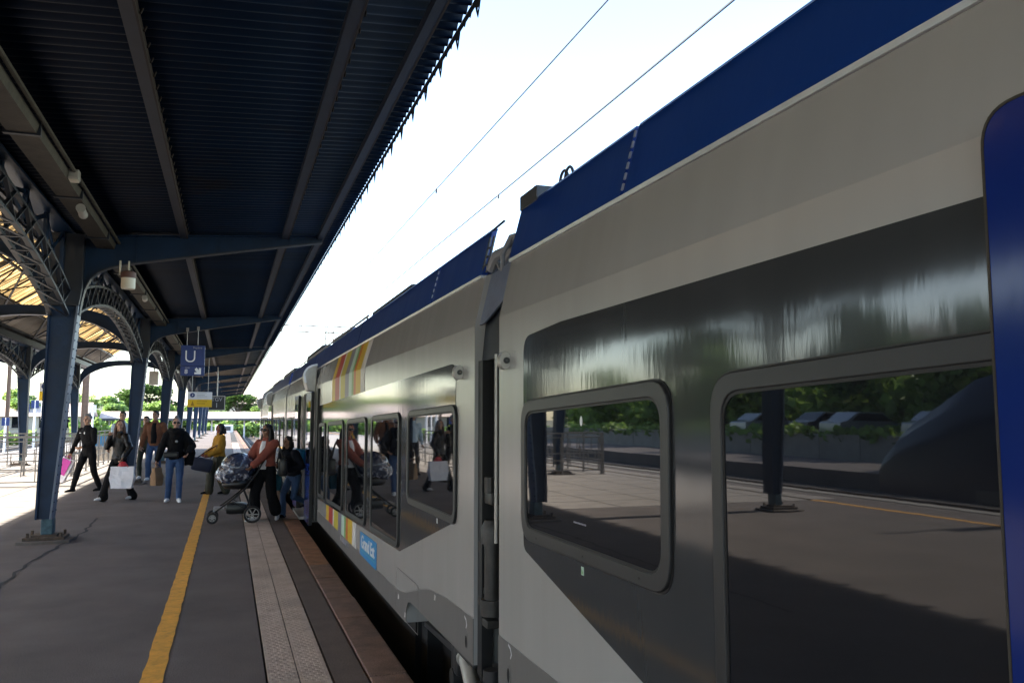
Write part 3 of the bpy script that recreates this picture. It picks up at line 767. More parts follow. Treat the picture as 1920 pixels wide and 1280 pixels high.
def hook_mark(car, y, z):
    m = MB().prism([(y + .018, z + .03), (y - .012, z + .018), (y - .030, z - .01), (y - .014, z - .032), (y - .010, z - .026), (y - .021, z - .008), (y - .008, z + .010), (y + .018, z + .020)], 'x', TX - .0048, TX - .0036)
    return m.build('lifting_mark', M['sign_white'], car)

M['silver_dull'] = mat('oily_grey_metal', (.045, .043, .040), .5, .3, var=.3, vscale=12)
M['silver_hose'] = mat('grey_hose', (.22, .23, .25), .45)
# ---------------- near car
A = empty('train_car', (2.66, 2.0, 0))
shell(A, [(-14.0, 3.85, .34)])
fairing(A, [(-14.0, 2.585), (2.615, 3.85)])
jt = MB()
for k in range(6): z = 2.43 + k * .04; jt.beam((1.298 + (z - 2.412) * .26, 2.60, z), (1.298 + (z + .024 - 2.412) * .26, 2.60, z + .024), .006, .012, up=(0, 1, 0))
jt.build('joint_clips', M['bright_trim'], A)
band = [(3.49, 1.90), (3.40, 1.965), (3.12, 2.005), (-9, 2.02), (-9, 0.30), (0.16, 0.30), (2.378, .804), (3.477, 1.049)]
bp_ = [(3.492, 1.92), (3.49, 1.90), (3.46, 1.94), (3.36, 1.978), (3.12, 2.005), (-9, 2.02), (-9, 0.30), (0.16, 0.30), (2.378, .804), (3.40, 1.032), (3.46, 1.048), (3.485, 1.08), (3.492, 1.20)]
bp_ = round_poly([(3.492, 1.985), (3.05, 2.008), (-9, 2.02), (-9, .30), (0.16, .30), (3.492, 1.052)], [.09, 0, 0, 0, 0, .05])
panel(MB(), bp_, TX - .003, TX + .001).build('dark_band', M['band'], A)
panel(MB(), [(3.85, .597), (-9, .60), (-9, .34), (3.85, .34)], TX - .003, TX + .001).build('skirt', M['skirt'], A)
window(A, [(3.495, 1.697), (2.180, 1.742), (2.190, 1.098), (3.490, 1.100)], .11, .050, glass='glass2')
window(A, [(1.955, 1.738), (0.20, 1.80), (0.20, .70), (1.955, .70)], .11, .050, glass='glass2')
window(A, [(-1.6, 1.80), (-4.0, 1.80), (-4.0, .70), (-1.6, .70)], .11, .050, glass='glass2')
cam_housing(A, 3.685, 1.894, 1)
panel(MB(), [(3.80, 1.905), (3.66, 1.94), (3.60, 1.93), (3.60, 1.85), (3.70, 1.85)], TX - .002, TX + .001).build('mount_plate', M['cream'], A)
hook_mark(A, 3.68, .566)
vt = MB().ring([(3.695 + .034 * math.cos(a), .455 + .05 * math.sin(a)) for a in [2 * PI * k / 20 for k in range(20)]], [(3.695 + .02 * math.cos(a), .455 + .034 * math.sin(a)) for a in [2 * PI * k / 20 for k in range(20)]], 'x', TX - .006, TX - .003); vt.build('jack_ring', M['skirt'], A)
panel(MB(), [(3.695 + .021 * math.cos(a), .455 + .035 * math.sin(a)) for a in [2 * PI * k / 20 for k in range(20)]], TX - .0042, TX - .0031).build('jack_hole', M['black'], A)
# little stickers
panel(MB(), [(2.838 + .012 * math.cos(2 * PI * k / 16), 1.612 + .019 * math.sin(2 * PI * k / 16)) for k in range(16)], TX - .0092, TX - .0086).build('round_sticker', M['sign_white'], A)
gs = MB(); gs.prism([(2.858, 1.05), (2.836, 1.05), (2.836, 1.080), (2.858, 1.080)], 'x', TX - .0045, TX - .0031)
gs = gs.build('green_sticker', M['s_mint'], A)
MB().prism([(2.853, 1.055), (2.842, 1.055), (2.842, 1.063), (2.853, 1.072)], 'x', TX - .0052, TX - .0046).build('mark', M['s_green'], gs)
mk = MB()
for k in range(9): mk.prism([(2.905 - k * .013, 1.232), (2.914 - k * .013, 1.232), (2.914 - k * .013, 1.238), (2.905 - k * .013, 1.238)], 'x', TX - .0092, TX - .0086)
mk.build('glass_stamp', M['grey_text'], A)
sc_ = MB()
for y, z in ((3.30, 1.122), (2.82, 1.122), (2.38, 1.122)): sc_.cyl((TX - .0175, y, z), (TX - .016, y, z), .004, 8)
sc_.build('frame_screws', M['black_rubber'], A)
# blue sliding door standing open in front of the band
dpoly = round_poly([(1.042, 2.145), (-.42, 2.165), (-.42, .05), (1.042, .05)], [.07, .07, 0, 0], 8)
d = panel(MB(), dpoly, 1.203, 1.232).build('door', M['door_blue'], A)
MB().ring(dpoly, round_poly([(1.037, 2.140), (-.415, 2.16), (-.415, .055), (1.037, .055)], [.066, .066, 0, 0], 8), 'x', 1.2015, 1.2335).build('door_edge_seal', M['duct'], d)
o_ = [(.72, 1.72), (.05, 1.75), (.05, .95), (.72, .95)]
panel(MB(), round_poly(o_, .08), 1.200, 1.2029).build('door_window', M['glass'], d)
# roof gear at the end of the near car
rg = MB().bbox(1.36, 1.46, 3.62, 3.86, 2.66, 2.735, .006)
rg.box(1.38, 1.42, 3.845, 3.87, 2.58, 2.66); rg.build('roof_box', M['roofgear'], A)
hp = MB()
for y in (3.42, 3.36): MB().tube([(1.42, y + .05 * math.cos(t), 2.69 + .06 * math.sin(t)) for t in [PI * k / 10 for k in range(11)]], .007, 6).build('roof_hose', M['roofgear'], A)
hp.tube([(1.40, 3.75 + .012 * math.cos(t), 2.745 + .02 * math.sin(t)) for t in [PI * k / 6 for k in range(7)]], .003, 5)
hp.build('lifting_eye', M['roofgear'], A)
MB().box(1.6, 3.7, -12, 3.4, 2.50, 2.62).build('roof', M['roofgear'], A)
MB().box(1.5, 3.9, -13, 2.7, -.55, .338).build('underframe_light_block', M['black'], A)  # black box added under the car to block light from the far side
tag(A, 'nearest car of the regional train, its blue door filling the right edge of the view', 'train car', 'cars of the grey and blue regional train')
# gangway belongs to the near car
gw = empty('gangway', (2.66, 4.06, 0)); gw.parent = A; gw.location = Vector((0, 2.06, 0))
gw['_w'] = [2.66, 4.06, 0]
def pl(poly, xf, t=.01):
    """plate whose x depends on z"""
    vs = [(xf(z), y, z) for y, z in poly] + [(xf(z) + t, y, z) for y, z in poly]; n = len(poly)
    return MB().add(vs, [tuple(range(n)), tuple(range(n, 2 * n))[::-1]] + [(i, n + i, n + (i + 1) % n, (i + 1) % n) for i in range(n)])
pl([(4.30, 2.125), (4.19, 2.13), (3.86, 2.245), (3.86, 2.43), (4.30, 2.405)], lambda z: 1.275 + (z - 2.12) * .24).build('top_cover', M['grey_blue_plate'], gw)
pl([(4.30, 1.93), (3.98, 1.93), (3.855, 2.02), (3.855, 2.25), (4.18, 2.15), (4.30, 2.15)], lambda z: 1.31 + (z - 2.12) * .10).build('lower_cover', M['dark_steel'], gw)
bl = MB()
for k in range(7): bl.bbox(1.40 + .012 * (k % 2), 3.9, 3.86 + k * .06, 3.86 + k * .06 + .052, -.1, 2.42, .01)
bl.build('bellows', M['black'], gw)
MB().cyl((1.29, 4.02, 1.0), (1.29, 4.02, 1.95), .010, 10).build('pipes', M['silver'], gw, smooth='auto')
MB().box(1.27, 1.33, 4.20, 4.275, .30, 1.93).build('end_frame', M['black_rubber'], gw)
dm = MB()
dm.tube([(1.37, 4.02, .62), (1.37, 4.02, .70), (1.37, 4.02, .70), (1.37, 4.02, .98), (1.37, 4.02, .98), (1.37, 4.02, 1.06), (1.37, 4.02, 1.10)], [.062, .062, .042, .042, .058, .062, .04], 18)
dm.cyl((1.35, 4.11, .62), (1.35, 4.11, 1.0), .02, 10).cyl((1.35, 4.11, .66), (1.35, 4.11, .70), .03, 8).cyl((1.35, 4.11, .93), (1.35, 4.11, .98), .03, 8)
dm.bbox(1.33, 1.42, 3.98, 4.2, .56, .60, .006).bbox(1.34, 1.42, 3.95, 4.12, 1.18, 1.24, .01).cyl((1.35, 4.0, 1.24), (1.35, 4.0, 1.32), .03, 10)
for z in (.72, .96): dm.bbox(1.335, 1.35, 4.05, 4.15, z, z + .03, .003)
dm.v = [(x - .058, y + .13, z) for x, y, z in dm.v]
dm.build('damper', M['silver_dull'], gw, smooth='auto')
hs = MB(); hs.tube([(1.345, 4.29, 2.44), (1.35, 4.2, 2.50), (1.40, 4.08, 2.52), (1.46, 3.95, 2.50)], .03, 10); hs.tube([(1.35, 4.10, 2.40), (1.335, 4.06, 2.48), (1.36, 4.0, 2.56), (1.44, 3.92, 2.58)], .014, 8)
for i, (dy, zz) in enumerate(((0, 2.54), (.07, 2.50), (-.07, 2.56), (.13, 2.46))):
    hs.tube([(1.43 + .03 * i, 3.84, zz), (1.39 + .02 * i, 3.93, zz + .03), (1.37 + .02 * i, 4.05 + dy * .3, zz), (1.38, 4.15, zz - .04), (1.42, 4.29, zz - .06)], .016, 8)
hs.tube([(1.39, 4.27, 2.44), (1.36, 4.22, 2.47), (1.35, 4.16, 2.43), (1.36, 4.12, 2.40)], .012, 8)
hs.bbox(1.38, 1.44, 4.02, 4.10, 2.42, 2.47, .006); hs.bbox(1.37, 1.41, 3.90, 3.98, 2.42, 2.445, .004)
hs.build('hoses', M['silver_hose'], gw, smooth='auto')

# ---------------- second car
B = empty('train_car', (2.66, 12.0, 0))
D0, D1 = 13.55, 14.95
shell(B, [(4.28, 6.0, .34), (6.0, D0, .168), (D1, 19.45, .168)])
rec = MB().prism([(TX, 2.05), (TX, 2.12), (1.312, 2.40), (1.6, 2.50), (3.7, 2.50), (4.05, 2.12), (4.05, 2.05)], 'y', D0, D1)
rec.build('door_header', M['cream'], B)
MB().box(TX, 4.05, D0, D1, 0.0, .10).build('door_sill', M['skirt'], B)
MB().box(1.9, 4.0, D0, D1, .10, 2.05).build('vestibule', M['black'], B)  # solid black block; the doorway's inner darkness is put into its colour
fairing(B, [(4.33, 5.52), (5.55, 9.0), (9.03, 14.0), (14.03, 19.3)])
jt = MB()
for k in range(5): z = 2.45 + k * .042; jt.beam((1.296 + (z - 2.412) * .26, 5.535, z), (1.296 + (z + .022 - 2.412) * .26, 5.535, z + .022), .006, .012, up=(0, 1, 0))
jt.build('joint_clips', M['bright_trim'], B)
ft = MB().beam((1.366, 4.33, 2.665), (1.40, 4.22, 2.70), .012, .008).beam((1.31, 4.34, 2.42), (1.345, 4.30, 2.62), .012, .010).beam((1.32, 4.30, 2.42), (1.355, 4.26, 2.62), .010, .010)
for k in range(3): ft.beam((1.315 + k * .012, 4.34, 2.46 + k * .05), (1.315 + k * .012, 4.27, 2.46 + k * .05), .008, .008)
ft.build('end_strut', M['roofgear'], B)
bandB = round_poly([(4.665, 1.945), (12.28, 1.81), (12.28, .482), (6.26, .632), (4.672, 1.03)], [.10, 0, 0, 0, .04])
panel(MB(), bandB, TX - .003, TX + .001).build('dark_band', M['band'], B)
skB = [(4.28, .577), (4.7, .574), (5.0, .562), (5.3, .535), (5.6, .478), (5.85, .415), (6.05, .365), (6.3, .340), (6.7, .332), (D0, .322), (D0, .168), (6.02, .168), (5.99, .27), (5.93, .325), (5.85, .34), (4.28, .34)]
panel(MB(), skB, TX - .003, TX + .001).build('skirt', M['skirt'], B)
panel(MB(), [(D1, .32), (19.4, .31), (19.4, .168), (D1, .168)], TX - .003, TX + .001).build('skirt', M['skirt'], B)
for (y0, y1, zb) in ((4.625, 5.985, None), (6.29, 7.60, None), (7.92, 9.25, None), (9.58, 11.10, None), (11.42, 12.20, None)):
    zt = lambda y: lin(y, 4.6, 1.702, 11.2, 1.572)
    if y0 < 5: zbf = lambda y: 1.018
    else: zbf = lambda y: lin(y, 6.3, .648, 12.2, .525)
    window(B, [(y0, zt(y0)), (y1, zt(y1)), (y1, zbf(y1)), (y0, zbf(y0))], .09, .038)
cam_housing(B, 4.52, 1.882, -1 if False else 1)
hook_mark(B, 4.425, .529)
panel(MB(), [(4.41 + .020 * math.cos(a), .428 + .032 * math.sin(a)) for a in [2 * PI * k / 20 for k in range(20)]], TX - .0042, TX - .0031).build('jack_hole', M['black'], B)
MB().ring([(4.41 + .034 * math.cos(a), .44 + .05 * math.sin(a)) for a in [2 * PI * k / 20 for k in range(20)]], [(4.41 + .021 * math.cos(a), .43 + .034 * math.sin(a)) for a in [2 * PI * k / 20 for k in range(20)]], 'x', TX - .005, TX - .003).build('jack_ring', M['skirt'], B)
for y, z in ((5.15, .50), (6.30, .28), (6.05, .20)):
    panel(MB(), [(y, z), (y - .03, z), (y - .04, z + .03), (y - .01, z + .035)], TX - .0042, TX - .0031).build('small_mark', M['s_white'], B)
panel(MB(), [(5.10, 1.005), (5.075, 1.005), (5.075, .975), (5.10, .975)], TX - .0042, TX - .0031).build('small_mark', M['s_white'], B)
# hatch outline
MB().ring(round_poly([(6.38, .50), (5.6, .50), (5.6, .175), (6.38, .175)], [.05, .05, .01, .01]), round_poly([(6.374, .494), (5.606, .494), (5.606, .181), (6.374, .181)], [.045, .045, .01, .01]), 'x', TX - .0042, TX - .0034).build('hatch_gap', M['skirt'], B)
# bogie cut-out contents
MB().box(1.62, 3.9, 2.8, 6.4, -.62, .335).build('bogie', M['black'], B); MB().box(1.45, 3.9, 6.6, 19.4, -.55, .166).build('underframe_light_block', M['black'], B); MB().box(1.50, 3.9, 6.4, 6.6, -.5, .166).build('bogie_end', M['black'], B)  # underframe box added to keep far-side light off the track
bg = MB().tube([(1.34, 4.75, .26), (1.26, 4.30, .20), (1.26, 3.95, .14)], [.045, .045, .045], 16)
bg.cyl((1.34, 4.78, .265), (1.33, 4.70, .255), .055, 14)
bg.build('yaw_damper', M['silver'], B, smooth='auto')
bk = MB().bbox(1.30, 1.42, 4.86, 4.93, .05, .34, .01).bbox(1.28, 1.40, 4.72, 4.82, .15, .30, .02).cyl((1.28, 4.84, .12), (1.40, 4.84, .12), .05, 12).bbox(1.27, 1.31, 4.35, 4.75, .30, .335, .005)
bk.bbox(1.26, 1.36, 4.05, 4.28, .20, .26, .01).cyl((1.30, 4.12, .26), (1.30, 4.12, .36), .045, 12).cyl((1.30, 4.0, .05), (1.30, 4.0, .22), .04, 12)
bk.prism([(5.05, .34), (5.05, .18), (5.9, .16), (5.9, .19), (5.12, .22), (5.10, .34)], 'x', 1.36, 1.40)
bk.build('bogie_bracket', M['rubber'], B, smooth='auto')
# region stripes
widths = [('s_yellow', .26), ('s_red', .36), ('s_white', .10), ('s_olive', .34), ('s_grey', .27), ('s_mint', .20), ('s_green', .12), ('s_orange', .14), ('s_yellow', .28), ('s_white', .22)]
def stripes(y_far, y_near, lower):
    tot = sum(w for _, w in widths); k = (y_far - y_near) / tot; y = y_far
    root = None
    for i, (c, w) in enumerate(widths):
        y2 = y - w * k
        mb = MB(); xo = TX - .0045
        if lower:
            zb = lambda q: lin(q, 6.26, .628, 12.28, .480)
            mb.prism([(y, zb(y)), (y2, zb(y2)), (y2, .326), (y, .326)], 'x', xo, TX - .0008)
        else:
            z0 = lambda q: lin(q, 4.66, 1.947, 12.28, 1.812)
            dy = -.12
            vs = [(xo, y, z0(y)), (xo, y2, z0(y2)), (xo, y2, 2.12), (xo, y, 2.12), (1.3085, y2 + dy, 2.394), (1.3085, y + dy, 2.394),
                  (TX + .001, y, z0(y)), (TX + .001, y2, z0(y2)), (TX + .001, y2, 2.12), (TX + .001, y, 2.12), (1.3135, y2 + dy, 2.394), (1.3135, y + dy, 2.394)]
            mb.add(vs, [(0, 1, 2, 3), (3, 2, 4, 5), (6, 9, 8, 7), (9, 11, 10, 8), (0, 6, 7, 1), (1, 7, 8, 2), (0, 3, 9, 6), (2, 8, 10, 4), (3, 5, 11, 9), (4, 10, 11, 5)])
        mb.build('livery_stripe', M[c], B)
        y = y2
stripes(11.15, 8.50, True); stripes(10.75, 8.10, False)
gp = panel(MB(), [(8.20, .535), (7.28, .550), (7.28, .318), (8.20, .322)], TX - .0048, TX - .001).build('region_sticker', M['ge_blue'], B)
text_mesh('text', 'Grand Est', .165, M['sign_white'], gp, (TX - .0062, 7.74, .452), '-x', bold=.003, sx=1.12)
ln = MB()
for k, (z, L) in enumerate(((.385, .72), (.362, .78))): ln.prism([(8.10, z), (8.10 - L, z + .004), (8.10 - L, z + .016), (8.10, z + .012)], 'x', TX - .0058, TX - .0050)
ln.build('tagline', M['ge_teal'], gp)
text_mesh('fleet_number', 'B8 570 002-6', .085, M['grey_text'], B, (TX - .0048, 9.35, .275), '-x', sx=1.5)
# doors of the second car
def leaf(car, y0, y1, x=1.165):
    d = panel(MB(), round_poly([(y0, 2.03), (y1, 2.03), (y1, .06), (y0, .06)], .05), x, x + .035).build('door', M['door_blue'], car)
    w = panel(MB(), round_poly([(y0 + .14, 1.88), (y1 - .14, 1.88), (y1 - .14, .95), (y0 + .14, .95)], .07), x - .004, x - .0005).build('pane', M['glass'], d)
    panel(MB(), [(y0 - .012, 2.02), (y0 + .03, 2.02), (y0 + .03, .07), (y0 - .012, .07)], x - .006, x + .04).build('edge_seal', M['black_rubber'], d)
    return d
leaf(B, 12.62, 13.50); leaf(B, 15.0, 15.9)
MB().box(TX - .03, TX + .02, 12.30, 12.60, .17, 2.06).build('door_pocket', M['black_rubber'], B)
MB().box(1.10, 1.32, D0, D1, .05, .085).build('door_step', M['grey_galv'], B)
def hood(car, y, sc=1.0):
    prof = [(1.27, 2.44), (1.20, 2.425), (1.13, 2.39), (1.085, 2.33), (1.075, 2.28), (1.10, 2.16), (1.135, 2.05), (1.25, 2.03)]
    h = MB().prism(prof, 'y', y, y + .42 * sc).build('door_hood', M['silver'], car)
    bv = h.modifiers.new('bevel', 'BEVEL'); bv.width = .015; bv.segments = 3
    e = MB()
    for a, b in zip(prof[:5], prof[1:6]): e.beam((a[0] - .004, y - .012, a[1] + .004), (b[0] - .004, y - .012, b[1] + .004), .012, .03)
    e.build('hood_trim', M['bright_trim'], h)
hood(B, 12.9)
# far half of second car: windows and bars
panel(MB(), [(16.0, 1.80), (19.4, 1.78), (19.4, .55), (16.0, .55)], TX - .003, TX + .001).build('dark_band', M['band'], B)
window(B, [(16.15, 1.66), (17.4, 1.65), (17.4, .75), (16.15, .75)], .09, .04); window(B, [(17.7, 1.65), (19.1, 1.64), (19.1, .75), (17.7, .75)], .09, .04)
ra = MB().box(1.6, 3.7, 4.6, 19.2, 2.50, 2.60)
ra.build('roof', M['roofgear'], B)
rg = MB().bbox(1.55, 3.2, 7.4, 9.6, 2.50, 2.86, .03).bbox(1.5, 3.2, 7.2, 7.4, 2.60, 2.76, .01); rg.build('roof_unit', M['roofgear'], B)
rg = MB().prism([(10.4, 2.6), (10.9, 2.82), (12.9, 2.84), (13.2, 2.6)], 'x', 1.5, 3.2); rg.build('roof_unit', M['grey_blue_plate'], B)
rg = MB().bbox(1.5, 3.2, 14.5, 17.5, 2.6, 2.90, .04); rg.build('roof_unit', M['roofgear'], B)
rl_ = MB().cyl((1.42, 9.0, 2.745), (1.42, 18.5, 2.745), .012, 8)
for y in (9.1, 11, 13, 15, 17, 18.4): rl_.cyl((1.42, y, 2.66), (1.42, y, 2.745), .01, 6)
rl_.build('roof_rail', M['grey_galv'], B)
tag(B, 'middle car of the regional train with the coloured stripes, blue sticker and an open door', 'train car', 'cars of the grey and blue regional train')
MB().box(1.35, 3.9, 19.45, 19.75, -.1, 2.40).build('gangway', M['black'], B)

# ---------------- third car with cab at the far end
Cc = empty('train_car', (2.66, 30.0, 0))
shell(Cc, [(19.75, 36.2, .168)])
# rounded cab nose
nose = MB(); vs = []; fs = []
secs = [(36.2, 0.0, 1.0, 2.50), (37.2, .04, .98, 2.38), (38.0, .16, .93, 2.12), (38.6, .38, .85, 1.70), (38.95, .70, .70, 1.15)]
P0 = profile(.168)
for (y, dx, sc, ztop) in secs:
    for (x, z) in P0:
        xx = 2.65 + (x - 2.65) * (1 - dx / 1.4); zz = .168 + (z - .168) * (ztop - .168) / (2.5 - .168); vs.append((xx, y, zz))
n = len(P0)
for i in range(len(secs) - 1):
    for k in range(n): k2 = (k + 1) % n; fs.append((i * n + k, i * n + k2, (i + 1) * n + k2, (i + 1) * n + k))
fs.append(tuple((len(secs) - 1) * n + k for k in range(n)))
nose.add(vs, fs).build('cab_nose', M['blue_roof'], Cc, smooth='auto')
fairing(Cc, [(19.8, 25.0), (25.03, 31), (31.03, 36.2)])
panel(MB(), [(20.0, 1.78), (35.8, 1.70), (35.8, .50), (20.0, .55)], TX - .003, TX + .001).build('dark_band', M['band'], Cc)
panel(MB(), [(19.75, .31), (36.2, .31), (36.2, .168), (19.75, .168)], TX - .003, TX + .001).build('skirt', M['skirt'], Cc)
for y0 in (20.3, 22.0, 23.7, 29.2, 30.9, 32.6): window(Cc, [(y0, 1.66), (y0 + 1.35, 1.66), (y0 + 1.35, .72), (y0, .72)], .08, .05)
for y0 in (25.9, 27.0): leaf(Cc, y0, y0 + .98, 1.225)
for y0 in (25.7, 28.1, 34.4): panel(MB(), [(y0, 2.0), (y0 + .16, 2.0), (y0 + .16, .2), (y0, .2)], TX - .012, TX - .002).build('door_post', M['black_rubber'], Cc)
hood(Cc, 26.5); hood(Cc, 34.6)
MB().box(1.6, 3.7, 20, 35, 2.50, 2.60).build('roof', M['roofgear'], Cc)
MB().bbox(1.5, 3.2, 21, 25, 2.6, 2.88, .04).build('roof_unit', M['roofgear'], Cc); MB().bbox(1.5, 3.2, 27, 31, 2.6, 2.86, .04).build('roof_unit', M['roofgear'], Cc)
rl_ = MB().cyl((1.42, 20, 2.745), (1.42, 35, 2.745), .012, 8); rl_.build('roof_rail', M['grey_galv'], Cc)
MB().box(1.5, 3.9, 19.8, 36, -.6, .166).build('underframe_light_block', M['black'], Cc)  # added box, shuts out light from beyond the train
tag(Cc, 'farthest car of the regional train, ending in a dark rounded cab', 'train car', 'cars of the grey and blue regional train')

# ---------------- parked train on the western track (seen mirrored in the windows)
W = empty('parked_train', (-12.0, 0, 0))
prof = [(-10.5, -.45), (-10.45, 1.4), (-10.6, 2.3), (-10.95, 2.9), (-13.0, 2.9), (-13.35, 2.3), (-13.5, 1.4), (-13.45, -.45)]
s_ = MB(); vs = []; fs = []; n = len(prof)
for (y, k, zt) in ((-30, 1, 2.9), (8.5, 1, 2.9), (9.8, .98, 2.6), (12.2, .94, 1.3), (12.9, .86, .6)):
    for (x, z) in prof: vs.append((-11.97 + (x + 11.97) * k, y, -.45 + (z + .45) * (zt + .45) / 3.35))
for i in range(4):
    for k in range(n): k2 = (k + 1) % n; fs.append((i * n + k, i * n + k2, (i + 1) * n + k2, (i + 1) * n + k))
fs += [tuple(range(n)), tuple(4 * n + k for k in range(n))]
s_.add(vs, fs).build('body', M['parked_blue'], W, smooth='auto')
for y0 in (-8, -5.4, -2.8, -.2, 2.4): MB().prism([(y0, .9), (y0 + 2.0, .9), (y0 + 2.0, 1.75), (y0, 1.75)], 'x', -10.46, -10.42).build('window', M['glass'], W)
MB().prism([(4.6, -.4), (7.2, -.4), (8.6, 1.6), (6.6, 2.0), (5.0, 2.1)], 'x', -10.47, -10.43).build('white_chevron', M['cream'], W)
MB().prism([(-30, -.42), (9.5, -.42), (9.5, -.1), (-30, -.1)], 'x', -10.50, -10.44).build('skirt', M['skirt'], W)
W.location = (-16.4, 6.2, 0)
tag(W, 'parked blue and white train on the far track beyond the island platform', 'train')

# overhead wires
for x, z, lab in ((2.62, 4.77, 'thin overhead wire crossing the sky left of the other one'), (3.52, 4.77, 'thicker overhead wire crossing the sky nearest the train roof')):
    w = MB(); w.tube([(x, -8, z), (x, 160, z + .0)], .0075 if x < 3 else .011, 6)
    for y in ((10.9,) if x < 3 else (10.9,)): w.box(x - .01, x + .01, y - .02, y + .02, z - .05, z + .01)
    tag(w.build('overhead_wire', M['roofgear']), lab, 'wire', 'overhead wires above the train')

# ================================================================ SURROUNDINGS
def leafmat(name, c):
    m, n, l, b = newmat(name)
    geo = n.new('ShaderNodeNewGeometry'); nz = n.new('ShaderNodeTexNoise'); nz.inputs['Scale'].default_value = 1.4; nz.inputs['Detail'].default_value = 5
    l.new(geo.outputs['Position'], nz.inputs['Vector'])
    r = n.new('ShaderNodeMapRange'); r.inputs['From Min'].default_value = .35; r.inputs['From Max'].default_value = .65; r.inputs['To Min'].default_value = .55; r.inputs['To Max'].default_value = 1.5
    l.new(nz.outputs['Fac'], r.inputs['Value'])
    s = n.new('ShaderNodeVectorMath'); s.operation = 'SCALE'; s.inputs[0].default_value = c; l.new(r.outputs['Result'], s.inputs['Scale'])
    l.new(s.outputs['Vector'], b.inputs['Base Color']); b.inputs['Roughness'].default_value = .6
    t = n.new('ShaderNodeBsdfTranslucent'); l.new(s.outputs['Vector'], t.inputs['Color'])
    ms = n.new('ShaderNodeMixShader'); ms.inputs[0].default_value = .35
    l.new(b.outputs[0], ms.inputs[1]); l.new(t.outputs[0], ms.inputs[2]); l.new(ms.outputs[0], n['Material Output'].inputs['Surface'])
    return m
M['leaf_a'] = leafmat('spring_leaves', (0.19, 0.29, 0.065)); M['leaf_b'] = leafmat('dark_leaves', (0.085, 0.15, 0.04))
M['bark'] = mat('bark', (0.10, 0.075, 0.055), 0.9, var=.3, vscale=8)
M['wall_cream'] = mat('rendered_wall', (0.50, 0.44, 0.36), 0.85); M['roof_pale'] = mat('blown_out_roof', (0.50, 0.40, 0.34), 0.85, var=.2, vscale=1); M['roof_tile'] = mat('orange_roof', (0.36, 0.22, 0.15), 0.85, var=.25, vscale=2)  # pale roof colour carries the washout of bright daylight
M['mast'] = mat('brown_mast', (0.24, 0.15, 0.10), .7, var=.2); M['portal'] = mat('orange_portal', (0.20, 0.11, 0.055), .7)
M['post_white'] = mat('white_post', (.7, .7, .72), .5); M['rail_grey'] = mat('railing_grey', (.22, .205, .19), .5, .2, var=.2)

def tree_mesh(seed, h, w, m, n=1700, ls=.30):
    r = random.Random(seed); tr = MB(); cl = []
    top = Vector((0, 0, h * .55)); tr.tube([(0, 0, -.2), (.04, .03, h * .25), (.0, .05, h * .5), (.05, 0, h * .8)], [h * .03, h * .024, h * .016, h * .005], 8)
    for k in range(13):
        a = r.uniform(0, 2 * PI); z = r.uniform(.30, .88) * h; q = w * (1 - abs(z / h - .55) * 1.3) * r.uniform(.55, 1)
        c = Vector((math.cos(a) * q, math.sin(a) * q, z)); cl.append((c, w * r.uniform(.28, .5)))
        tr.tube([(0, 0, z * .6), (c.x * .5, c.y * .5, z * .85), tuple(c)], [h * .012, h * .008, h * .003], 5)
    cl.append((Vector((0, 0, h * .9)), w * .35))
    lv = MB()
    for i in range(n):
        c, s = r.choice(cl); d = Vector((r.gauss(0, 1), r.gauss(0, 1), r.gauss(0, 1))).normalized() * s * r.uniform(.3, 1.05); d.z *= .75
        p = c + d; u = Vector((r.gauss(0, 1), r.gauss(0, 1), r.gauss(0, 1))).normalized(); v = u.orthogonal().normalized(); q = ls * r.uniform(.5, 1.2)
        lv.add([p + u * q, p + v * q * .6, p - u * q, p - v * q * .6], [(0, 1, 2, 3)])
    return tr, lv
def tree(loc, proto=None, spec=None, label='', group='trees behind the railway'):
    if proto is None:
        o = empty('tree', (0, 0, 0)); tr, lv = tree_mesh(*spec); tr.build('trunk', M['bark'], o, smooth=True, local=True); lv.build('crown', M[spec[3]], o, local=True)
    else: o = copy_tree(proto)
    o.location = loc; tag(o, label, 'tree', group); return o
rt = random.Random(11)
pa = tree((-33, 14, -.9), spec=(1, 8, 3.2, 'leaf_a', 8000), label='spring green tree behind the car park wall west of the tracks')
pb = tree((-36, 25, -.9), spec=(2, 10, 4.0, 'leaf_b', 9000), label='dark green tree behind the car park wall west of the tracks')
pc = tree((-30, 104, -.9), spec=(3, 7, 3.4, 'leaf_a', 5000), label='spring green tree beyond the tracks near the left edge of the view')
L1 = 'leafy tree in the row behind the car park wall west of the tracks'
for (x, y, p, s) in ((-38, -8, pb, .9), (-34, 2, pa, .9), (-40, 8, pb, 1.1), (-35, 34, pa, 1.1), (-38, 44, pb, 1.0), (-33, 55, pa, 1.0), (-38, 66, pb, 1.1), (-46, 20, pb, 1.3), (-45, 38, pa, 1.3), (-36, 80, pa, 1)):
    o = tree((x, y, -.9), p, label=L1); o.scale = (s, s, s); o.rotation_euler.z = rt.uniform(0, 6)
L2 = 'green tree far off behind the low sheds at the end of the tracks'
for (x, y, p, s) in ((-24, 112, pa, .75), (-19, 118, pc, .8), (-15.5, 124, pa, .7), (-9, 126, pc, .7), (-4.5, 128, pa, .62), (-1.5, 132, pc, .6), (4.0, 134, pa, .55), (-37, 120, pb, 1), (-12, 140, pb, .8), (1.5, 150, pb, .7)):
    o = tree((x, y, -.9), p, label=L2); o.scale = (s * 1.3, s * 1.3, s); o.rotation_euler.z = rt.uniform(0, 6)
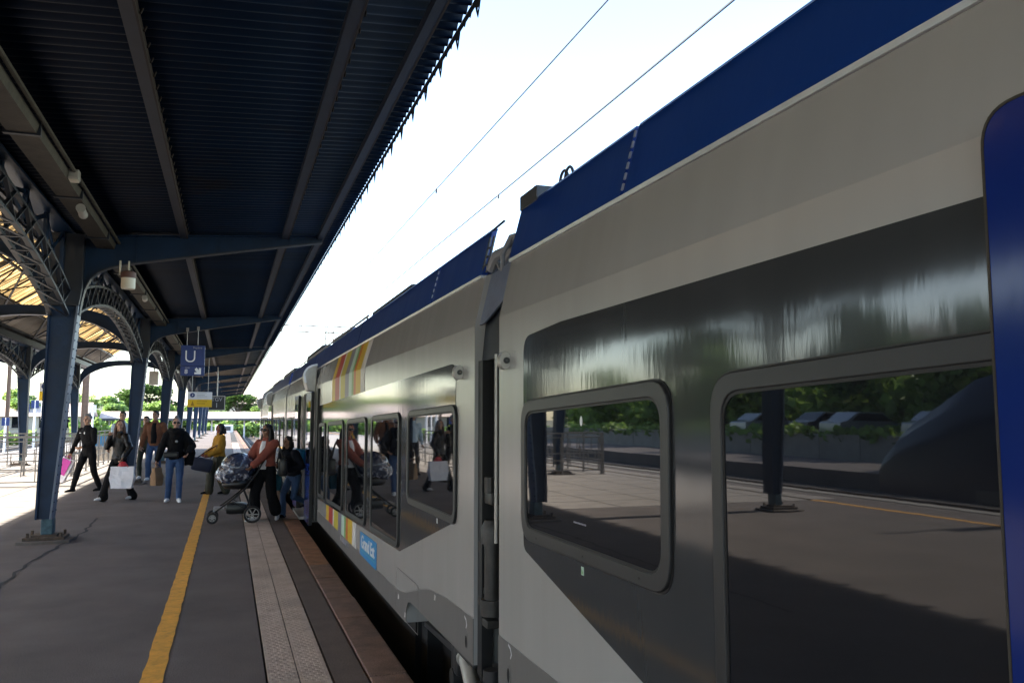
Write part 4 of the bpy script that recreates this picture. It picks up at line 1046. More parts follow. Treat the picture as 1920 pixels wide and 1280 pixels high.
# hedges and rough growth as one mass each
def hedge(x0, x1, y0, y1, z0, z1, n, label, m='leaf_a', s=.22):
    r = random.Random(int(x0 * 7 + y0)); h = MB()
    for i in range(n):
        x = r.uniform(x0, x1); y = r.uniform(y0, y1); zt = z0 + (z1 - z0) * (.55 + .45 * noise.noise(Vector((x * .5, y * .5, 0)))); z = z0 + (zt - z0) * math.sqrt(r.random())
        u = Vector((r.gauss(0, 1), r.gauss(0, 1), r.gauss(0, 1))).normalized(); v = u.orthogonal(); p = Vector((x, y, z))
        h.add([p + u * s, p + v * s * .6, p - u * s, p - v * s * .6], [(0, 1, 2, 3)])
    return tag(h.build('bushes', M[m]), label, 'bushes', kind='stuff')
hedge(-29.5, -26.5, -10, 70, .3, 1.6, 5200, 'low green bushes along the top of the car park wall')
tag(hedge(-41, -35, -20, 95, .3, 6.5, 9000, 'belt of trees standing behind the car park west of the tracks', 'leaf_a', s=.5), kind='stuff').name = 'woodland'
hedge(-42, -19, 96, 99, -1, 1.2, 2600, 'green undergrowth beside the distant tracks at the left edge', s=.35)
hedge(-17, -7, 105, 107, -1, 2.6, 2200, 'bright green hedge beyond the distant tracks', s=.30)
hedge(-4.5, 5.0, 122, 124, -1, 2.2, 1500, 'green hedge under the low roof at the end of the platform', s=.28)
hedge(-24.5, -22, -10, 60, -1, -.3, 2500, 'rough grass between the far track and the wall', 'leaf_b', .15)
# second island platform and retaining wall to the west
tag(MB().box(-25.6, -19.8, -40, 90, -1.0, -0.35).build('platform', M['asphalt']), kind='structure')
tag(MB().box(-60, -27, -60, 92, -1.04, .55).build('car_park', M['asphalt']), kind='structure')
w = empty('retaining_wall', (-26.5, 20, -1)); mbw = MB()
y = -60
while y < 90: mbw.box(-27.0, -26.75, y, y + 2.96, -1.0, .75); y += 3
mbw.build('wall_panels', M['concrete'], w); MB().box(-27.05, -26.7, -60, 90, .751, .83).build('coping', M['concrete'], w)
tag(w, 'long pale concrete wall holding up the car park west of the tracks', 'wall')
# parked cars up there
M['car_paint'] = mat('silver_car_paint', (.42, .43, .45), .25, .6, var=.03, coat=.6); M['car_dark'] = mat('dark_car_paint', (.03, .035, .05), .2, .3, coat=.6); M['tyre'] = mat('tyre_rubber', (.015, .015, .016), .7)
def car_proto(m):
    o = empty('parked_car', (0, 0, 0))
    prof = round_poly([(-2.1, .25), (-2.15, .75), (-1.3, .92), (-.75, 1.42), (.9, 1.45), (1.6, .98), (2.1, .90), (2.15, .28)], [.1, .15, .2, .2, .25, .2, .1, .1], 4)
    b_ = MB().prism(prof, 'y', -.85, .85).build('body', m, o, local=True); bv = b_.modifiers.new('bevel', 'BEVEL'); bv.width = .06; bv.segments = 3; bv.limit_method = 'ANGLE'
    for s in (-.86, .86): MB().prism([(-1.15, .95), (-.72, 1.34), (.85, 1.36), (1.35, .98)], 'y', s - .006 if s < 0 else s - .006, s + .006).build('window', M['glass'], o, local=True)
    MB().prism([(-.7, -.72), (.7, -.72), (.7, .72), (-.7, .72)], 'z', 1.43, 1.43)
    for x in (-1.3, 1.35):
        for s in (-.78, .78):
            wh = MB().cyl((x, s - .1, .32), (x, s + .1, .32), .32, 18).build('wheel', M['tyre'], o, local=True); MB().cyl((x, s - .11, .32), (x, s + .11, .32), .19, 12).build('rim', M['silver'], wh, local=True)
    return o
c1 = car_proto(M['car_paint']); c2 = car_proto(M['car_dark'])
for i, y in enumerate((4, 7, 9.6, 14, 17, 19.8, 25, 28, 31, 37, 40, 46)):
    pr = (c1, c2)[i % 3 == 1]
    o = pr if i < 2 else copy_tree(pr)
    o.location = (-30.6 + rt.uniform(-.2, .2), y, .55); o.rotation_euler.z = rt.uniform(-.05, .05)
    tag(o, ('dark' if pr is c2 else 'silver') + ' car parked nose to the wall of the car park west of the tracks', 'car', 'cars in the car park behind the wall')
# buildings
def house(name, x0, x1, y0, y1, z1, rise, label, wall='wall_cream', roof='roof_tile', axis='x', nw=5, nf=2):
    o = empty(name, ((x0 + x1) / 2, (y0 + y1) / 2, -1))
    MB().box(x0, x1, y0, y1, -1, z1).build('wall', M[wall], o)
    e = .4
    if axis == 'x': MB().prism([(y0 - e, z1 + .003), (y1 + e, z1 + .003), ((y0 + y1) / 2, z1 + rise)], 'x', x0 - e, x1 + e).build('roof', M[roof], o)
    else: MB().prism([(x0 - e, z1 + .003), (x1 + e, z1 + .003), ((x0 + x1) / 2, z1 + rise)], 'y', y0 - e, y1 + e).build('roof', M[roof], o)
    for f in range(nf):
        zz = .6 + f * 2.9
        if zz + 1.3 > z1: continue
        for k in range(nw):
            cx = x0 + (x1 - x0) * (k + .5) / nw; wi = MB().box(cx - .45, cx + .45, y0 - .05, y0 - .003, zz, zz + 1.3).build('window', M['glass'], o)
            MB().box(cx - .52, cx + .52, y0 - .10, y0 - .051, zz - .08, zz - .001).build('sill', M['concrete'], wi)
            cy = y0 + (y1 - y0) * (k + .5) / nw; MB().box(x1 + .003, x1 + .05, cy - .45, cy + .45, zz, zz + 1.3).build('window', M['glass'], o)
    tag(o, label, 'building'); return o
house('apartment_building', -62, -50, 10, 34, 9, 3, 'cream house with an orange roof standing behind the trees west of the car park', axis='y', nf=3)
house('apartment_building', -64, -52, 46, 70, 7.5, 3, 'second cream house behind the trees, farther along west of the car park', axis='y')
house('station_shed', -27, -16, 108, 116, 1.9, 1.7, 'low shed with a wide brown roof seen between the left columns', wall='wall_cream', roof='roof_pale', nw=4, nf=1)
house('distant_building', -2.0, 7, 168, 178, 4.5, 2.2, 'pale house with a blown-out orange roof far off between canopy and train', wall='wall_cream', roof='roof_pale', nw=4, nf=2)
house('distant_building', -26, -8, 190, 205, 4.5, 1.6, 'pale long house far away beyond the end of the platform', roof='roof_pale', nw=7, nf=2)
o = empty('platform_shelter', (0, 114, -1))
MB().prism([(112.5, 1.55), (116.5, 1.55), (116.5, 1.7), (114.5, 2.55), (112.5, 1.7)], 'x', -15, 6.3).build('roof', M['roof_pale'], o); MB().box(-15.05, 6.35, 112.3, 112.48, 1.42, 1.66).build('fascia', M['roofgear'], o)
for x in (-14, -10, -6, -2, 2, 5.8): MB().box(x - .1, x + .1, 114, 114.2, -1, 1.55).build('post', M['post_white'], o)
tag(o, 'long low open shelter with a pinkish roof crossing beyond the end of the platform', 'shelter')
for (x0, x1, z0, z1) in ((-1.5, .6, -.6, .9),):
    o = empty('service_box', (x0, 108, 0)); MB().bbox(x0, x1, 108, 109.5, -1, z1, .05).build('housing', M['post_white'], o); MB().box(x0 + .2, x1 - .3, 107.95, 107.99, .2, .7).build('grille', M['roofgear'], o); tag(o, 'white equipment box beyond the far end of the platform', 'box')
# masts, posts, portal
def mast(x, y, h, label, arm=0, m='mast', r=.16):
    o = empty('catenary_mast', (x, y, -1)); p = MB().box(x - r, x + r, y - .02, y + .02, -1, h).box(x - r, x - r + .03, y - r, y + r, -1, h).box(x + r - .03, x + r, y - r, y + r, -1, h); p.build('mast', M[m], o)
    if arm:
        MB().beam((x, y, h - 1.2), (x + arm, y, h - 1.0), .08, .08).beam((x, y, h - .2), (x + arm * .8, y, h - 1.0), .05, .05).build('bracket_arm', M['roofgear'], o)
        MB().cyl((x + arm * .25, y, h - 1.15), (x + arm * .45, y, h - 1.1), .10, 10).build('insulator', M['brown_red'], o)
    tag(o, label, 'mast', 'overhead line masts'); return o
mast(-20.3, 92, 9, 'brown overhead line mast at the left edge of the view', 3); mast(-14.0, 95, 9, 'brown mast seen above the grey-haired man in black', 3, r=.3); mast(-21, 40, 8, 'mast beyond the far track, off to the left', 3)
mast(-21, 10, 8, 'mast beside the far track opposite the photographer', 3)
o = empty('overhead_portal', (9, 80, -1)); pm = MB()
def lat(mb, a, b, w, n):
    a = Vector(a); b = Vector(b); d = (b - a); up = Vector((0, 0, 1)) if abs(d.normalized().z) < .9 else Vector((1, 0, 0))
    for s in (-1, 1): mb.beam(a + up * w / 2 * s, b + up * w / 2 * s, .09, .09)
    for i in range(n):
        p = a + d * i / n; q = a + d * (i + 1) / n; s = 1 if i % 2 else -1
        mb.beam(p + up * w / 2 * s, q - up * w / 2 * s, .05, .05)
beam_ = MB(); lat(beam_, (2, 80, 10.1), (26, 80, 10.1), .6, 40); beam_.build('lattice_beam', M['portal'], o)
for x in (8.9, 25.5): m_ = MB(); lat(m_, (x, 80, -1), (x, 80, 10), .7, 16); m_.build('lattice_mast', M['portal'], o)
tag(o, 'orange lattice portal carrying the overhead line far along the train', 'portal')
GP = 'white posts beyond the far track'
for i, (x, y, h) in enumerate(((-12.6, 62, 2.6), (-10.9, 58, 3.4), (-11.7, 60, 2.8), (-9.2, 66, 2.6), (-13.3, 60, 1.7))):
    o = empty('marker_post', (x, y, 0)); MB().cyl((x, y, -1), (x, y, h), .07, 8).build('post', M['post_white'], o); MB().bbox(x - .22, x + .22, y - .06, y - .02, h - .5, h, .01).build('plate', M['post_white' if i % 2 else 'sign_blue'], o)
    tag(o, 'slim white post with a plate standing beyond the far platform edge', 'post', GP)
# railing round the stairwell
def railing(p0, p1, label, bars=.28):
    a = Vector((*p0, 0)); b = Vector((*p1, 0)); L = (b - a).length; d = (b - a) / L
    o = empty('railing', tuple(a)); nps = max(1, int(L / 1.25))
    for i in range(nps + 1):
        p = a + d * L * i / nps; MB().beam((p.x, p.y, 0), (p.x, p.y, 1.22), .045, .045).bbox(p.x - .06, p.x + .06, p.y - .06, p.y + .06, 0, .02, .004).build('post', M['rail_grey'], o)
    r_ = MB()
    for z in (1.20, 1.08, .62, .42, .13): r_.beam((a.x, a.y, z), (b.x, b.y, z), .04, .035 if z > 1.1 else .025)
    v = r_; n = int(L / bars)
    for i in range(n):
        p = a + d * (i + .5) * L / n; z0, z1 = ((.13, 1.08), (.35, .75), (.55, 1.08), (.25, .62))[i % 4]
        v.beam((p.x, p.y, z0), (p.x, p.y, z1), .022, .022)
    v.build('rails', M['rail_grey'], o); tag(o, label, 'railing', 'grey railings round the stairwell'); return o
railing((-8.0, 22.4), (-4.15, 22.4), 'grey railing facing the camera at the left edge, its bars short and uneven')
railing((-4.15, 22.5), (-4.15, 34), 'grey railing running away behind the man in black')
railing((-8.0, 22.5), (-8.0, 34), 'grey railing running away along the far side of the stairwell')
railing((-8.0, 27.0), (-4.2, 27.0), 'grey railing crossing behind the nearer one, left of the nearest column')
# information board
o = empty('information_board', (-4.5, 36, 0)); MB().bbox(-4.95, -4.25, 36, 36.08, .55, .95, .01).build('blue_panel', M['s_grey'] if False else M['ge_blue'], o); MB().bbox(-4.95, -4.25, 36, 36.08, 0, .54, .01).build('cream_panel', M['wall_cream'], o)
tag(o, 'low board with a blue top and cream base behind the woman with the white bag', 'board')

# ================================================================ PEOPLE
def cloth(name, c, rough=.85, **k): 
    if name not in M: M[name] = mat(name, c, rough, var=.18, vscale=9, bump=.003, bscale=35, **k)
    return M[name]
def skinm(c=(.42, .24, .16)): 
    k = 'skin%.2f' % c[0]
    if k not in M: M[k] = mat('skin', c, .55, var=.06, vscale=15)
    return M[k]
cloth('black_cloth', (.005, .005, .006), spec=.2); cloth('navy_cloth', (.008, .009, .016), spec=.25); cloth('jeans', (.035, .075, .17)); cloth('jeans_dark', (.022, .04, .085))
cloth('brown_suede', (.16, .062, .028)); cloth('white_cloth', (.78, .78, .78)); cloth('yellow_cloth', (.42, .22, .02)); cloth('coral_cloth', (.27, .07, .045)); cloth('olive_cloth', (.045, .045, .03)); cloth('sky_cloth', (.42, .55, .66)); cloth('dark_green_cloth', (.02, .03, .022))
cloth('hair_black', (.012, .009, .008), .5); cloth('hair_brown', (.085, .032, .016), .5); cloth('hair_grey', (.16, .155, .15), .6); cloth('hair_dark', (.02, .014, .011), .5)
cloth('shiny_black', (.006, .0055, .006), .4, spec=.35)

def ik(a, c, l1, l2, pole):
    a = Vector(a); c = Vector(c); d = c - a; L = min(d.length, (l1 + l2) * .998); u = d.normalized()
    x = (l1 * l1 - l2 * l2 + L * L) / (2 * L); h = math.sqrt(max(0, l1 * l1 - x * x))
    p = Vector(pole); p = (p - u * p.dot(u)).normalized()
    return a + u * x + p * h, a + u * L
def limb(mb, pts, rs):
    """smooth tapered limb through joints, with balls at the joints"""
    P = []; Rr = []
    for i in range(len(pts) - 1):
        for k in range(4):
            t = k / 4; P.append(Vector(pts[i]).lerp(Vector(pts[i + 1]), t)); Rr.append(rs[i] * (1 - t) + rs[i + 1] * t)
    P.append(Vector(pts[-1])); Rr.append(rs[-1]); mb.tube(P, Rr, 10)
    for p, r in zip(pts, rs): mb.ball(p, r * .995, nu=10, nv=7)
def organic(mb, name, m, parent, vox=.012, sm=4, fold=0.0, fs=9.0, seed=0, dec=None):
    me = bpy.data.meshes.new(name); me.from_pydata(mb.v, [], mb.f)
    bm = bmesh.new(); bm.from_mesh(me); bmesh.ops.recalc_face_normals(bm, faces=bm.faces[:]); bm.to_mesh(me); bm.free()
    t = bpy.data.objects.new('tmp', me); COL.objects.link(t)
    r_ = t.modifiers.new('r', 'REMESH'); r_.mode = 'VOXEL'; r_.voxel_size = vox
    if sm: s_ = t.modifiers.new('s', 'SMOOTH'); s_.factor = .5; s_.iterations = sm
    dg = bpy.context.evaluated_depsgraph_get(); dg.update()
    m2 = bpy.data.meshes.new_from_object(t.evaluated_get(dg)); bpy.data.objects.remove(t)
    m2.name = name; m2.materials.clear(); m2.materials.append(m)
    if fold:
        nn = [v.normal.copy() for v in m2.vertices]
        for v, n_ in zip(m2.vertices, nn):
            q = Vector((v.co.x * fs, v.co.y * fs, v.co.z * fs * .7 + seed)); v.co += n_ * fold * (noise.noise(q) + .5 * noise.noise(q * 2.3))
    for p in m2.polygons: p.use_smooth = True
    o = bpy.data.objects.new(name, m2); COL.objects.link(o); o.parent = parent; return o
def hand(mb, w, d, nrm, s, grip=.5, side=1):
    """palm + five fingers; d: direction, nrm: palm normal (fingers curl towards it)"""
    d = Vector(d).normalized(); nrm = Vector(nrm); nrm = (nrm - d * nrm.dot(d)).normalized(); ac = d.cross(nrm) * side
    w = Vector(w)
    for k in (-1.3, -.4, .4, 1.3): mb.tube([w + ac * .012 * k * s, w + d * .05 * s + ac * .022 * k * s, w + d * .088 * s + ac * .024 * k * s], [.014 * s, .013 * s, .011 * s], 7)
    for k, L in zip((-1.5, -.5, .5, 1.5), (.068, .078, .074, .058)):
        p = w + d * .088 * s + ac * .0205 * k * s; a1 = grip * 1.2; a2 = grip * 2.4
        q = p + (d * math.cos(a1) + nrm * math.sin(a1)) * L * .5 * s; r_ = q + (d * math.cos(a2) + nrm * math.sin(a2)) * L * .5 * s
        mb.tube([p, q, r_], [.0095 * s, .0088 * s, .0075 * s], 7)
    p = w + d * .03 * s - ac * .028 * s; q = p + (d * .5 - ac * .7 + nrm * .4).normalized() * .035 * s; r_ = q + (d * .8 - ac * .1 + nrm * .5).normalized() * .032 * s
    mb.tube([p, q, r_], [.013 * s, .011 * s, .009 * s], 7)
def rotz(v, a, c=(0, 0, 0)):
    x, y = v[0] - c[0], v[1] - c[1]; return (c[0] + x * math.cos(a) - y * math.sin(a), c[1] + x * math.sin(a) + y * math.cos(a), v[2])

def person(label, loc, rz, h, feet, wrists, top, pants, shoes, hair, skin=(.42, .24, .16), lean=(0, 0), head_yaw=0, hair_style='short', glasses=False, open_front=None, wide=False, cuff=.09, female=False, toe=(0, 0), puffy=.0, topz=.90, elbows=((-.4, .8, -.3), (.4, .8, -.3)), hands_n=((.6, -.3, 0), (-.6, -.3, 0)), stubble=False, pelvis_z=.93, grips=(.5, .5), crop=0):
    s = h / 1.75; root = empty('person', loc, rz)
    V = lambda x, y, z: Vector((x * s, y * s, z * s))
    lx, ly = lean; pz = pelvis_z
    dz = pz - .93
    pel = V(0, 0, pz); chest = V(lx * .6, ly * .6, 1.25 + dz); neck = V(lx, ly, 1.47 + dz); hd = V(lx * 1.15, ly * 1.2 - .01, 1.625 + dz)
    sw = .165 if female else .19
    SH = [V(lx - sw + .005, ly * .95, 1.385 + dz), V(lx + sw - .005, ly * .95, 1.385 + dz)]
    HP = [V(-.09, 0, pz - .03), V(.09, 0, pz - .03)]
    AN = []; KN = []
    for i in (0, 1):
        k, a = ik(HP[i], V(*feet[i]), .43 * s, .42 * s, (0, -1, .1)); KN.append(k); AN.append(a)
    EL = []; WR = []
    for i in (0, 1):
        e, w = ik(SH[i], V(*wrists[i]), .29 * s, .26 * s, elbows[i]); EL.append(e); WR.append(w)
    # ---- body: one continuous surface
    b = MB()
    tor = lambda k, f=1.0: [((pel.x, pel.y + .01 * s, (pz - .10) * s), .13 * s * f, .095 * s * f), ((pel.x, pel.y + .01 * s, pz * s), .165 * s * f, .115 * s * f), ((pel.x * .5 + chest.x * .5, (pel.y + chest.y) / 2, (1.08 + dz) * s), (.125 if female else .14) * s * f, .095 * s * f),
                         ((chest.x, chest.y, (1.25 + dz) * s), (.145 if female else .165) * s * f, .115 * s * f), ((neck.x, neck.y * .95, (1.36 + dz) * s), (sw - .03) * s * f, .10 * s * f), ((neck.x, neck.y, (1.43 + dz) * s), .105 * s * f, .075 * s * f), ((neck.x, neck.y, (1.465 + dz) * s), .06 * s, .06 * s)]
    b.loft(tor(0)); limb(b, [neck - V(0, 0, .04), hd - V(0, 0, .05)], [.058 * s, .052 * s])
    H = MB()
    H.ball((hd.x, hd.y + .01 * s, hd.z + .02 * s), .074 * s, .092 * s, .098 * s, 18, 14)
    H.ball((hd.x, hd.y - .028 * s, hd.z - .045 * s), .052 * s, .056 * s, .062 * s, 14, 10)   # jaw
    H.ball((hd.x, hd.y - .062 * s, hd.z - .085 * s), .024 * s, .020 * s, .020 * s)          # chin
    H.tube([(hd.x, hd.y - .080 * s, hd.z + .018 * s), (hd.x, hd.y - .102 * s, hd.z - .018 * s), (hd.x, hd.y - .088 * s, hd.z - .026 * s)], [.009 * s, .014 * s, .012 * s], 8)  # nose
    H.ball((hd.x, hd.y - .078 * s, hd.z - .050 * s), .021 * s, .012 * s, .010 * s)          # lips
    for q in (-1, 1):
        H.ball((hd.x + q * .074 * s, hd.y + .012 * s, hd.z - .005 * s), .012 * s, .02 * s, .032 * s)   # ears
        H.ball((hd.x + q * .032 * s, hd.y - .074 * s, hd.z + .032 * s), .024 * s, .012 * s, .008 * s)  # brow
        H.ball((hd.x + q * .045 * s, hd.y - .050 * s, hd.z - .025 * s), .022 * s, .022 * s, .022 * s)  # cheek
    hy = R(head_yaw); rot = lambda v: rotz(v, hy, hd)
    H.v = [rot(v) for v in H.v]; b.add(H.v, H.f)
    for i in (0, 1):
        limb(b, [SH[i], EL[i], WR[i]], [.048 * s, .038 * s, .026 * s])
        hand(b, WR[i], WR[i] - EL[i], hands_n[i], s, grips[i], 1 if i == 0 else -1)
        limb(b, [HP[i], KN[i], AN[i]], [.082 * s, .055 * s, .038 * s])
    organic(b, 'body', skinm(skin), root, vox=.0075 * s, sm=3)
    # ---- face details
    f = MB(); e2 = MB(); lp = MB()
    for q in (-1, 1):
        f.ball(rot((hd.x + q * .031 * s, hd.y - .0805 * s, hd.z + .012 * s)), .012 * s, .006 * s, .0065 * s)
        e2.ball(rot((hd.x + q * .032 * s, hd.y - .086 * s, hd.z + .036 * s)), .020 * s, .006 * s, .0045 * s)
    f.build('eyes', M['hair_black'], root, local=True); e2.build('eyebrows', M[hair], root, local=True)
    lp.ball(rot((hd.x, hd.y - .089 * s, hd.z - .050 * s)), .018 * s, .004 * s, .0065 * s); lp.build('mouth', skinm((skin[0] * .75, skin[1] * .45, skin[2] * .5)), root, local=True)
    if glasses:
        g = MB()
        for q in (-1, 1):
            g.ball(rot((hd.x + q * .035 * s, hd.y - .092 * s, hd.z + .012 * s)), .033 * s, .010 * s, .023 * s); g.tube([rot((hd.x + q * .066 * s, hd.y - .088 * s, hd.z + .02 * s)), rot((hd.x + q * .080 * s, hd.y, hd.z + .018 * s))], .004 * s, 6)
        g.tube([rot((hd.x - .02 * s, hd.y - .098 * s, hd.z + .018 * s)), rot((hd.x + .02 * s, hd.y - .098 * s, hd.z + .018 * s))], .004 * s, 6)
        g.build('sunglasses', M['lens'], root, local=True, smooth=True)
    # ---- hair
    hr = MB(); C = lambda x, y, z: rot((hd.x + x * s, hd.y + y * s, hd.z + z * s))
    if hair_style == 'short':
        hr.ball(C(0, .024, .045), .082 * s, .092 * s, .085 * s, 16, 12); hr.ball(C(0, .060, -.005), .066 * s, .05 * s, .07 * s)
        hr.ball(C(0, -.03, .098), .055 * s, .05 * s, .030 * s)
    elif hair_style in ('long', 'long2', 'bob'):
        hr.ball(C(0, .026, .04), .088 * s, .092 * s, .092 * s, 16, 12); hr.ball(C(0, .07, -.02), .072 * s, .05 * s, .09 * s)
        Ln = {'long': -.33, 'long2': -.42, 'bob': -.14}[hair_style]
        for q in (-1, 1):
            hr.tube([C(q * .068, .01, .04), C(q * .086, .012, -.06), C(q * .095, .0 if hair_style != 'bob' else .01, -.14), C(q * .098, -.03, Ln * .75), C(q * .09, -.05, Ln)], [.030 * s, .034 * s, .036 * s, .034 * s, .012 * s], 10)
        hr.tube([C(0, .08, 0), C(0, .10, -.12), C(0, .11, Ln * .8), C(0, .10, Ln)], [.07 * s, .075 * s, .07 * s, .03 * s], 12)
    elif hair_style == 'bun':
        hr.ball(C(0, .026, .045), .082 * s, .09 * s, .085 * s, 16, 12); hr.ball(C(0, .07, .02), .06 * s, .05 * s, .07 * s); hr.ball(C(0, .03, .135), .04 * s, .04 * s, .035 * s)
    if hair_style: organic(hr, 'hair', M[hair], root, vox=.008 * s, sm=2, fold=.006, fs=30, seed=3)
    # ---- trousers
    t = MB()
    t.loft([((pel.x, pel.y + .01 * s, (pz - .12) * s), .15 * s, .115 * s), ((pel.x, pel.y + .01 * s, pz * s), .178 * s, .128 * s), ((pel.x, pel.y + .005 * s, (pz + .09) * s), .155 * s, .112 * s)])
    for i in (0, 1):
        en = AN[i] + (KN[i] - AN[i]).normalized() * crop * s
        if wide: limb(t, [HP[i], KN[i], en], [.105 * s, .098 * s, .110 * s])
        else: limb(t, [HP[i], KN[i], en], [.098 * s, .070 * s, cuff * .62 * s])
        if cuff > .1 and not wide: limb(t, [KN[i].lerp(AN[i], .6), AN[i] + V(0, .02, -.02)], [.06 * s, cuff * .8 * s])
    organic(t, 'trousers', M[pants], root, vox=.011 * s, sm=4, fold=.010 * s, fs=11, seed=h * 10)
    # ---- top
    u = MB(); f_ = 1.17 + puffy
    rings = [((pel.x, pel.y + .005 * s, topz * s + dz * s), .172 * s * (1 + puffy * .5), .128 * s * (1 + puffy)), ((pel.x, pel.y, (topz + .08) * s + dz * s), .168 * s * (1 + puffy * .5), .125 * s)] + [(c, a * f_, bb * f_) for c, a, bb in tor(0)[2:6]] + [((neck.x, neck.y, (1.475 + dz) * s), .070 * s, .070 * s), ((neck.x, neck.y - .004, (1.51 + dz) * s), .068 * s, .068 * s)]
    u.loft(rings)
    for i in (0, 1): limb(u, [SH[i], EL[i], WR[i] - (WR[i] - EL[i]).normalized() * .02 * s], [(.070 + puffy * .2) * s, (.056 + puffy * .25) * s, (.043 + puffy * .2) * s])
    organic(u, 'jacket' if not female else 'top', M[top], root, vox=.011 * s, sm=9, fold=.011 * s, fs=12, seed=h * 7 + 5)
    if open_front:
        o_ = MB(); yy = min(chest.y, neck.y) - .155 * s
        o_.loft([((chest.x, chest.y - .085 * s, (.93 + dz) * s), .075 * s, .075 * s), ((chest.x, chest.y - .09 * s, (1.2 + dz) * s), .080 * s, .080 * s), ((chest.x, chest.y - .085 * s, (1.33 + dz) * s), .070 * s, .070 * s), ((neck.x, neck.y - .055 * s, (1.44 + dz) * s), .055 * s, .055 * s)])
        organic(o_, 'shirt', M[open_front], root, vox=.01 * s, sm=2)
    # ---- shoes
    for i in (0, 1):
        a = AN[i]; ty = R(toe[i]); dr = Vector((math.sin(ty), -math.cos(ty), 0)); fz = a.z - .075 * s
        up = max(0, fz) * 1.4; sh = MB()
        heel = Vector((a.x, a.y, fz + .035 * s)) - dr * .035 * s; ball_ = Vector((a.x, a.y, fz + .03 * s - min(.03 * s, up * .2))) + dr * .12 * s; tip = ball_ + dr * .065 * s + Vector((0, 0, -.006 * s))
        limb(sh, [heel, ball_, tip], [.036 * s, .040 * s, .026 * s]); limb(sh, [a + V(0, 0, -.01), Vector((a.x, a.y, fz + .045 * s)) + dr * .03 * s], [.042 * s, .044 * s])
        for v in range(len(sh.v)):
            if sh.v[v][2] < fz: sh.v[v] = (sh.v[v][0], sh.v[v][1], fz)
        so = organic(sh, 'shoe', M[shoes], root, vox=.009 * s, sm=2)
    tag(root, label, 'person')
    root['hands'] = [list(WR[0]), list(WR[1])]
    del root['hands']
    return root, [Vector(w) for w in WR], V
def shopping_bag(name, loc, rz, w, hgt, d, m, label, handle, hm, tilt=0, extra=None, cat='bag'):
    """loc: where the handles meet the hand"""
    o = empty(name, loc, rz); o.rotation_euler = (0, tilt, rz)
    hh = handle; z1 = -hh; z0 = -hh - hgt
    vs = [(-w / 2, -d * .2, z1), (w / 2, -d * .2, z1), (w / 2, d * .2, z1), (-w / 2, d * .2, z1), (-w * .52, -d / 2, (z0 + z1) / 2), (w * .52, -d / 2, (z0 + z1) / 2), (w * .52, d / 2, (z0 + z1) / 2), (-w * .52, d / 2, (z0 + z1) / 2), (-w * .44, -d / 2, z0), (w * .44, -d / 2, z0), (w * .44, d / 2, z0), (-w * .44, d / 2, z0)]
    fs = [(8, 11, 10, 9)] + [(a + i, a + (i + 1) % 4, a + 4 + (i + 1) % 4, a + 4 + i) for a in (0, 4) for i in range(4)]
    b = MB().add(vs, fs).build('bag_body', M[m], o, local=True); sb = b.modifiers.new('sub', 'SUBSURF'); sb.subdivision_type = 'SIMPLE'; sb.levels = 3; sb.render_levels = 3
    tx = bpy.data.textures.new(name + '_fold', 'CLOUDS'); tx.noise_scale = .12; dm_ = b.modifiers.new('d', 'DISPLACE'); dm_.texture = tx; dm_.strength = .035
    sd = b.modifiers.new('t', 'SOLIDIFY'); sd.thickness = .003
    hd_ = MB()
    for s in (-1, 1): hd_.tube([(-w * .25, s * d * .18, z1 - .02), (-w * .16, s * d * .08, z1 + hh * .5), (0, 0, .0), (w * .16, s * d * .08, z1 + hh * .5), (w * .25, s * d * .18, z1 - .02)], .006, 6)
    hd_.build('handle', M[hm], o, local=True)
    tag(o, label, cat); return o
M['bag_white'] = mat('white_plastic', (.84, .83, .86), .35, var=.06); M['bag_pink'] = mat('pink_print', (.62, .05, .36), .4); M['paper_brown'] = mat('brown_paper', (.28, .17, .09), .8); M['bag_red'] = mat('red_handles', (.45, .02, .03), .5)
M['bag_navy'] = mat('navy_bag', (.015, .02, .05), .5); M['bag_teal'] = mat('teal_bag', (.01, .11, .17), .5); M['bag_black'] = mat('black_bag', (.010, .010, .011), .35)
def W2(root, v):
    return Vector(root.location) + Matrix.Rotation(root.rotation_euler.z, 3, 'Z') @ Vector(v)

# 1 grey-haired man in black
p, wr, V = person('grey-haired man in a black zip jacket and black trousers striding left with a pink bag', (-2.92, 20.6, 0), R(-40), 1.73,
    [(-.07, -.32, .085), (.10, .26, .10)], [(-.34, -.20, .82), (.10, -.27, 1.02)], 'black_cloth', 'black_cloth', 'black_cloth', 'hair_grey', skin=(.45, .25, .16), head_yaw=15, toe=(0, 8), lean=(0, -.05), elbows=((-.6, .7, 0), (.8, .5, -.3)))
lg = MB()
lg.ball((.045, -.175, 1.31), .018, .008, .028); lg.build('chest_badge', M['white_cloth'], p, local=True); MB().box(-.10, -.05, -.178, -.165, 1.305, 1.315).build('chest_print', M['white_cloth'], p, local=True)
q = W2(p, wr[0] + Vector((.0, -.03, -.06)))
o = shopping_bag('carrier_bag', q, R(-18), .32, .52, .10, 'bag_white', 'white and magenta carrier bag swinging from the hand of the grey-haired man', .05, 'bag_pink', tilt=R(24))
MB().prism([(-.07, -.42), (.12, -.42), (.12, -.07), (-.07, -.07)], 'y', -.080, -.070).build('pink_print', M['bag_pink'], o, local=True)
# 2 man in pale blue behind
person('dark-haired man in a pale blue shirt half hidden behind the woman with the white bag', (-2.62, 23.9, 0), R(-8), 1.82, [(-.09, -.16, .085), (.10, .20, .10)], [(-.28, -.05, .82), (.28, -.05, .82)], 'sky_cloth', 'navy_cloth', 'black_cloth', 'hair_dark')
